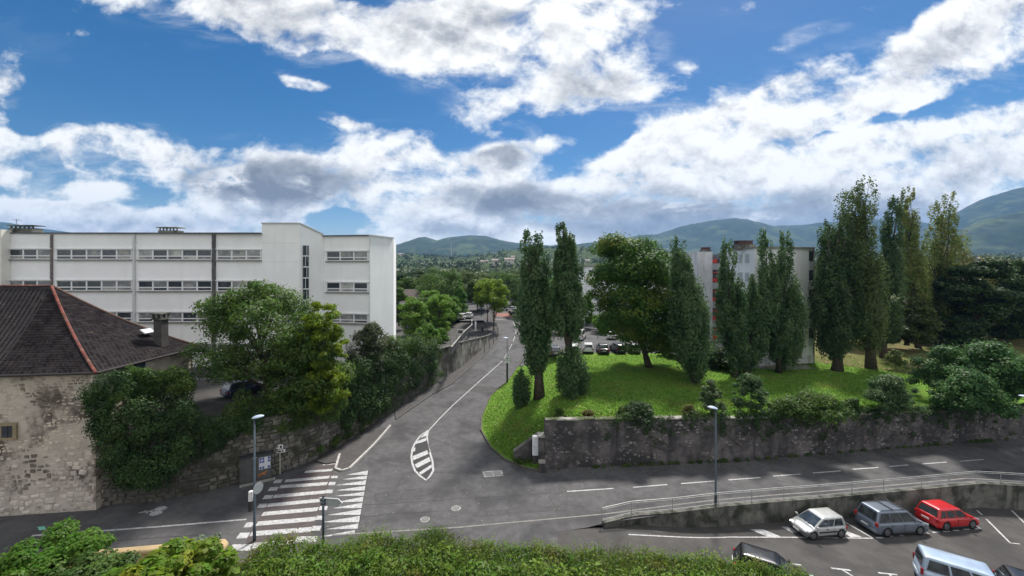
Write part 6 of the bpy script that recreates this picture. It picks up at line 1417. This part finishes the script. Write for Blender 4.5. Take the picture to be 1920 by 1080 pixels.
ls = tag(empty('street_lamp', (-8.3, 110, 4.6)), 'slim dark street lamp beyond the raised red crossing', 'street lamp', 'street lamps'); b = MB(); b.tube([(0, 0, 0), (0, 0, 7)], [.1, .05], 8); b.build('post', darkmetal, ls); b = MB(); b.box((.4, 0, 7), (.9, .25, .12)); b.build('lamp_head', headm, ls)
# low grass bank curb weeds; small hoop barrier by the apartments
hb_ = tag(empty('hoop_barrier', gl(1552, 675)), 'low dark metal hoop on the grass beside the gable', 'barrier'); b = MB(); b.tube([(-.9, 0, 0), (-.9, 0, .7), (-.7, 0, .85), (.7, 0, .85), (.9, 0, .7), (.9, 0, 0)], .035, 8); b.build('hoop', darkmetal, hb_)
# pedestrian on the pavement
def person(loc, rz, label):
    root = tag(empty('person', loc, rz), label, 'person')
    J = {'pel': (0, 0, .93), 'che': (0, .02, 1.25), 'nec': (0, .02, 1.46), 'hd0': (0, .03, 1.56), 'hd1': (0, .04, 1.70), 'sl': (-.19, .02, 1.40), 'el': (-.24, -.08, 1.14), 'hl': (-.22, .06, .90), 'sr': (.19, .02, 1.40), 'er': (.24, .04, 1.14), 'hr': (.23, .2, .93),
         'pl': (-.10, 0, .88), 'kl': (-.11, .16, .50), 'al': (-.11, .10, .09), 'fl': (-.11, .25, .04), 'pr': (.10, 0, .88), 'kr': (.11, .0, .48), 'ar': (.11, -.28, .12), 'fr': (.11, -.16, .03)}
    Rr = {'pel': .15, 'che': .16, 'nec': .06, 'hd0': .09, 'hd1': .095, 'sl': .075, 'el': .05, 'hl': .035, 'sr': .075, 'er': .05, 'hr': .035, 'pl': .10, 'kl': .065, 'al': .045, 'fl': .04, 'pr': .10, 'kr': .065, 'ar': .045, 'fr': .04}
    E = [('pel', 'che'), ('che', 'nec'), ('nec', 'hd0'), ('hd0', 'hd1'), ('che', 'sl'), ('sl', 'el'), ('el', 'hl'), ('che', 'sr'), ('sr', 'er'), ('er', 'hr'), ('pel', 'pl'), ('pl', 'kl'), ('kl', 'al'), ('al', 'fl'), ('pel', 'pr'), ('pr', 'kr'), ('kr', 'ar'), ('ar', 'fr')]
    ks = list(J); me = bpy.data.meshes.new('body'); me.from_pydata([J[k] for k in ks], [(ks.index(a), ks.index(c)) for a, c in E], [])
    me.materials.append(M('dark_clothes', (.02, .022, .03), (.035, .035, .045), 4, .9)); o = bpy.data.objects.new('body', me); link(o, root)
    o.modifiers.new('skin', 'SKIN'); s_ = o.modifiers.new('sub', 'SUBSURF'); s_.levels = 1; s_.render_levels = 1
    if not me.skin_vertices: me.attributes.new('skin', 'FLOAT', 'POINT') if False else None
    if me.skin_vertices:
        for i, k in enumerate(ks): me.skin_vertices[0].data[i].radius = (Rr[k], Rr[k]); me.skin_vertices[0].data[i].use_root = (k == 'pel')
    b = MB()
    for j in range(7):
        a = math.pi * j / 6
        for k in range(12): t = 2 * math.pi * k / 12; b.v.append((math.cos(t) * .088 * math.sin(a), .035 + math.sin(t) * .1 * math.sin(a), 1.64 + .12 * math.cos(a)))
    for j in range(6):
        for k in range(12): b.f.append((j * 12 + k, (j + 1) * 12 + k, (j + 1) * 12 + (k + 1) % 12, j * 12 + (k + 1) % 12))
    b.build('head', M('skin_tone', (.35, .2, .14), None), root, True)
    b = MB(); b.box((0, -.02, 1.72), (.19, .2, .1)); b.build('hair', blackp, root)
    return root
Yp = 88; Xp = (905 - 960) * Yp / FPX; person((Xp, Yp, zs(Xp, Yp) + .12), R(15), 'distant pedestrian in dark clothes walking on the side street pavement')

# ================================================================ hills and mountains
from mathutils import noise as mn
def mtn(name, Y, depth, prof, m, rough_=.06, seed=0., nu=220, nv=36, base=-30, x0=None, x1=None, canopy=0.):
    """a real range: ridge profile in picture terms at its distance, with spurs and gullies down the near flank"""
    x0 = x0 if x0 is not None else prof[0][0]; x1 = x1 if x1 is not None else prof[-1][0]; b = MB()
    for j in range(nv + 1):
        v = j / nv; yy_ = Y - depth * (1 - v) if v < .75 else Y - depth * .25 + (v - .75) * depth * 1.6
        for i in range(nu + 1):
            px = x0 + (x1 - x0) * i / nu; X = (px - 960) * Y / FPX * (1 if True else 1); zr = 18 - (interp(prof, px) - HZ) * Y / FPX
            f = sm(v / .75) if v < .75 else 1 - .6 * sm((v - .75) / .25)
            s_ = 5.5 / depth
            nz_ = mn.fractal(Vector((X * s_ + seed, yy_ * s_ * .8, seed)), .9, 2.1, 6) * rough_ * (zr - base) * (1 - abs(v - .75) * .8) * (.35 + .65 * (1 - abs(f - .5)))
            ridge_fix = 1 if .7 < v < .8 else 1
            z = base + (zr - base) * f + nz_ * (0.25 if .70 < v < .80 else 1)
            if canopy: z += canopy * (mn.noise(Vector((X * .09, yy_ * .09, 3.1))) + .6 * mn.noise(Vector((X * .21, yy_ * .21, 9.))))
            b.v.append((X * (yy_ / Y) ** .15, yy_, z))
    for j in range(nv):
        for i in range(nu): k = j * (nu + 1) + i; b.f.append((k, k + 1, k + nu + 2, k + nu + 1))
    return b.build(name, m, None, True, 'structure')
forest = M('forest_hill', (.013, .028, .019), (.026, .046, .024), .02, 1, 1., .06, c3=(.06, .085, .035), s3=.005, thr3=(.52, .66))
forest_n = M('wooded_slope', (.028, .045, .015), (.045, .07, .022), .05, 1, 1., .3, c3=(.09, .12, .04), s3=.008, thr3=(.55, .66))
mtn('mountains', 3900, 1700, [(1060, 470), (1100, 462), (1150, 452), (1200, 448), (1240, 436), (1290, 425), (1325, 420), (1350, 424), (1400, 432), (1450, 430), (1530, 426), (1600, 424), (1660, 430), (1740, 452), (1800, 470)], forest, .12, 1.7)
mtn('mountains', 3300, 1300, [(600, 482), (700, 476), (745, 470), (775, 460), (800, 451), (812, 450), (832, 456), (850, 451), (885, 447), (915, 448), (940, 455), (965, 460), (1020, 466), (1085, 461), (1130, 456), (1160, 452), (1200, 466), (1300, 482)], forest, .10, 4.2)
mtn('mountains', 4200, 1500, [(-300, 455), (-100, 436), (0, 424), (40, 421), (90, 425), (140, 434), (230, 446), (400, 462), (600, 480)], forest, .05, 6.2)
mtn('mountains', 3000, 1500, [(1560, 480), (1640, 455), (1700, 418), (1760, 384), (1800, 372), (1840, 368), (1880, 372), (1930, 380), (2000, 376), (2200, 360), (2500, 400)], forest, .14, 8.8)
mtn('hills', 1900, 800, [(1500, 500), (1600, 486), (1700, 452), (1770, 420), (1830, 407), (1880, 410), (1960, 404), (2100, 396), (2400, 430)], forest, .15, 2.5, canopy=5.)
mtn('wooded_hill', 1250, 500, [(500, 500), (640, 490), (740, 478), (800, 482), (860, 486), (900, 484), (950, 474), (1000, 470), (1060, 467), (1120, 470), (1200, 478), (1350, 482), (1500, 480), (1700, 482), (1850, 480), (2000, 478), (2300, 490)], forest_n, .10, 3.3, nu=420, nv=50, canopy=7., base=-8)
mtn('wooded_hill', 700, 260, [(300, 512), (600, 505), (740, 498), (800, 502), (860, 497), (930, 493), (1000, 497), (1100, 496), (1250, 498), (1500, 494), (1700, 490), (1850, 488), (2050, 490), (2300, 500)], forest_n, .12, 5.3, nu=420, nv=40, canopy=6., base=-6)
# a loose wood of distinct crowns at the foot of the hills
r_ = random.Random(5); cl = []
for _ in range(1500):
    Y = r_.uniform(185, 520); px_ = r_.uniform(640, 1980); X = (px_ - 960) * Y / FPX
    if abs(X) < 8 and Y < 230: continue
    h = r_.uniform(6, 11); ra = r_.uniform(2.5, 5); cl.append((X, Y, zfar(X, Y) + h, ra, ra, ra * r_.uniform(.8, 1.4)))
    cl.append((X, Y, zfar(X, Y) + h * .4, ra * .8, ra * .8, h * .4))
o = foliage('valley_woodland', cl, 150000, 1.25, leafm('woodland_leaf', (.024, .045, .014), (.045, .075, .02), .2, .35, .02), None, up=.6, kind='stuff', tri=True, aspect=.8); tag(o, 'distant mixed woodland filling the valley below the hills', 'woodland')
# houses dotted on the hillside
hw = M('far_wall', (.55, .53, .48), (.45, .43, .40), .1); hr_ = M('far_roof', (.30, .25, .22), (.2, .18, .17), .1)
FH = [(929, 489, 700, 'white villa highest on the wooded hill by the first poplar'), (955, 487, 700, 'pale villa just left of the first poplar'), (748, 508, 620, 'pale house low on the hill beside the school corner'), (762, 511, 600, 'long pale house above the yard pavilion'), (908, 491, 690, 'small cream house alone among the hill trees'), (835, 509, 560, 'pale house behind the conical tree top'), (962, 481, 780, 'small pale house near the ridge by the first poplar'), (752, 476, 1150, 'tiny house on the green upper slope'), (1100, 488, 720, 'pale house right of the second poplar'), (1200, 486, 760, 'pale house between maple and slim poplar'), (1838, 486, 780, 'pale house below the right mountain')]
hv = np.array([tuple(v.co) for o in C.objects if o.type == 'MESH' and o.name.startswith('wooded_hill') for v in o.data.vertices])
hv = hv[(hv[:, 1] < 1260) & (np.abs(hv[:, 0]) < 2200)]; pxv = 960 + FPX * hv[:, 0] / hv[:, 1]; hv = hv[(pxv > 560) & (pxv < 1960)]
hk = hv[rng.choice(len(hv), 3600)]; rr_ = 3. + 4. * rng.random((len(hk), 1)) * (.6 + hk[:, 1:2] / 2000)
cl = np.hstack([hk[:, :2], hk[:, 2:3] + rr_ * .4, rr_, rr_, rr_ * 1.1])
o = foliage('hillside_woodland', cl, 80000, 3.2, leafm('hillside_leaf', (.020, .038, .013), (.040, .066, .018), .15, .3, .01), None, up=.6, kind='stuff', tri=True, aspect=.9); tag(o, 'dense woodland covering the low hills beyond the town', 'woodland')
from mathutils.bvhtree import BVHTree
HB = [BVHTree.FromPolygons([v.co.copy() for v in o.data.vertices], [tuple(q.vertices) for q in o.data.polygons]) for o in C.objects if o.type == 'MESH' and o.name.startswith(('wooded_hill', 'hills', 'mountains'))]
def hill_hit(px, py):
    for dy_ in range(0, 60, 2):
        best = None
        for t_ in HB:
            h_ = t_.ray_cast(Vector((0, 0, CH)), Vector(((px - 960) / FPX, 1, -(py + dy_ - HZ) / FPX)).normalized())
            if h_[0] is not None and (best is None or h_[0].y < best.y): best = h_[0]
        if best is not None: return best
    return P(px, py, 800)
for i, (px_, py_, Y, lab) in enumerate(FH):
    p = hill_hit(px_, py_ + 2); w_ = 9 + (i * 5) % 6; r = tag(empty('hillside_house', p, R(-20 + 17 * i % 50)), lab, 'house', 'houses on the wooded hillside')
    b = MB(); b.box((0, 0, -2.), (w_, 7, 8.4)); b.build('wall', hw, r)
    b = MB(); a_ = w_ / 2 + .6; b.add([(-a_, -4, 2.2), (a_, -4, 2.2), (a_, 4, 2.2), (-a_, 4, 2.2), (-a_, 0, 4.4), (a_, 0, 4.4)], [(0, 1, 5, 4), (2, 3, 4, 5), (0, 4, 3), (1, 2, 5), (3, 2, 1, 0)]); b.build('roof', hr_, r)
    for k in range(3): b = MB(); b.box((-w_ / 3 + k * w_ / 3, -3.55, .5), (1.1, .12, 1.3)); b.build('window', glass, r)
p = P(846, 469, 2200); tm = tag(empty('radio_mast', p), 'thin lattice mast on the far ridge', 'mast'); b = MB(); b.tube([(0, 0, -30), (0, 0, 44)], [1.6, .5], 6); b.build('mast', M('mast_white', (.5, .5, .5), None), tm)
# air
hz = MB(); hz.box((0, 2600, 300), (17000, 5700, 608)); hzm = bpy.data.materials.new('haze'); hzm.use_nodes = True; t_ = hzm.node_tree; t_.nodes.clear(); pv = t_.nodes.new('ShaderNodeVolumePrincipled'); oo = t_.nodes.new('ShaderNodeOutputMaterial')
pv.inputs['Color'].default_value = (.20, .47, .95, 1); pv.inputs['Density'].default_value = .00008; pv.inputs['Anisotropy'].default_value = .2; t_.links.new(pv.outputs[0], oo.inputs['Volume'])
hzo = hz.build('haze', hzm, None, kind='stuff'); tag(hzo, 'thin blue air between the camera and the mountains', 'haze')
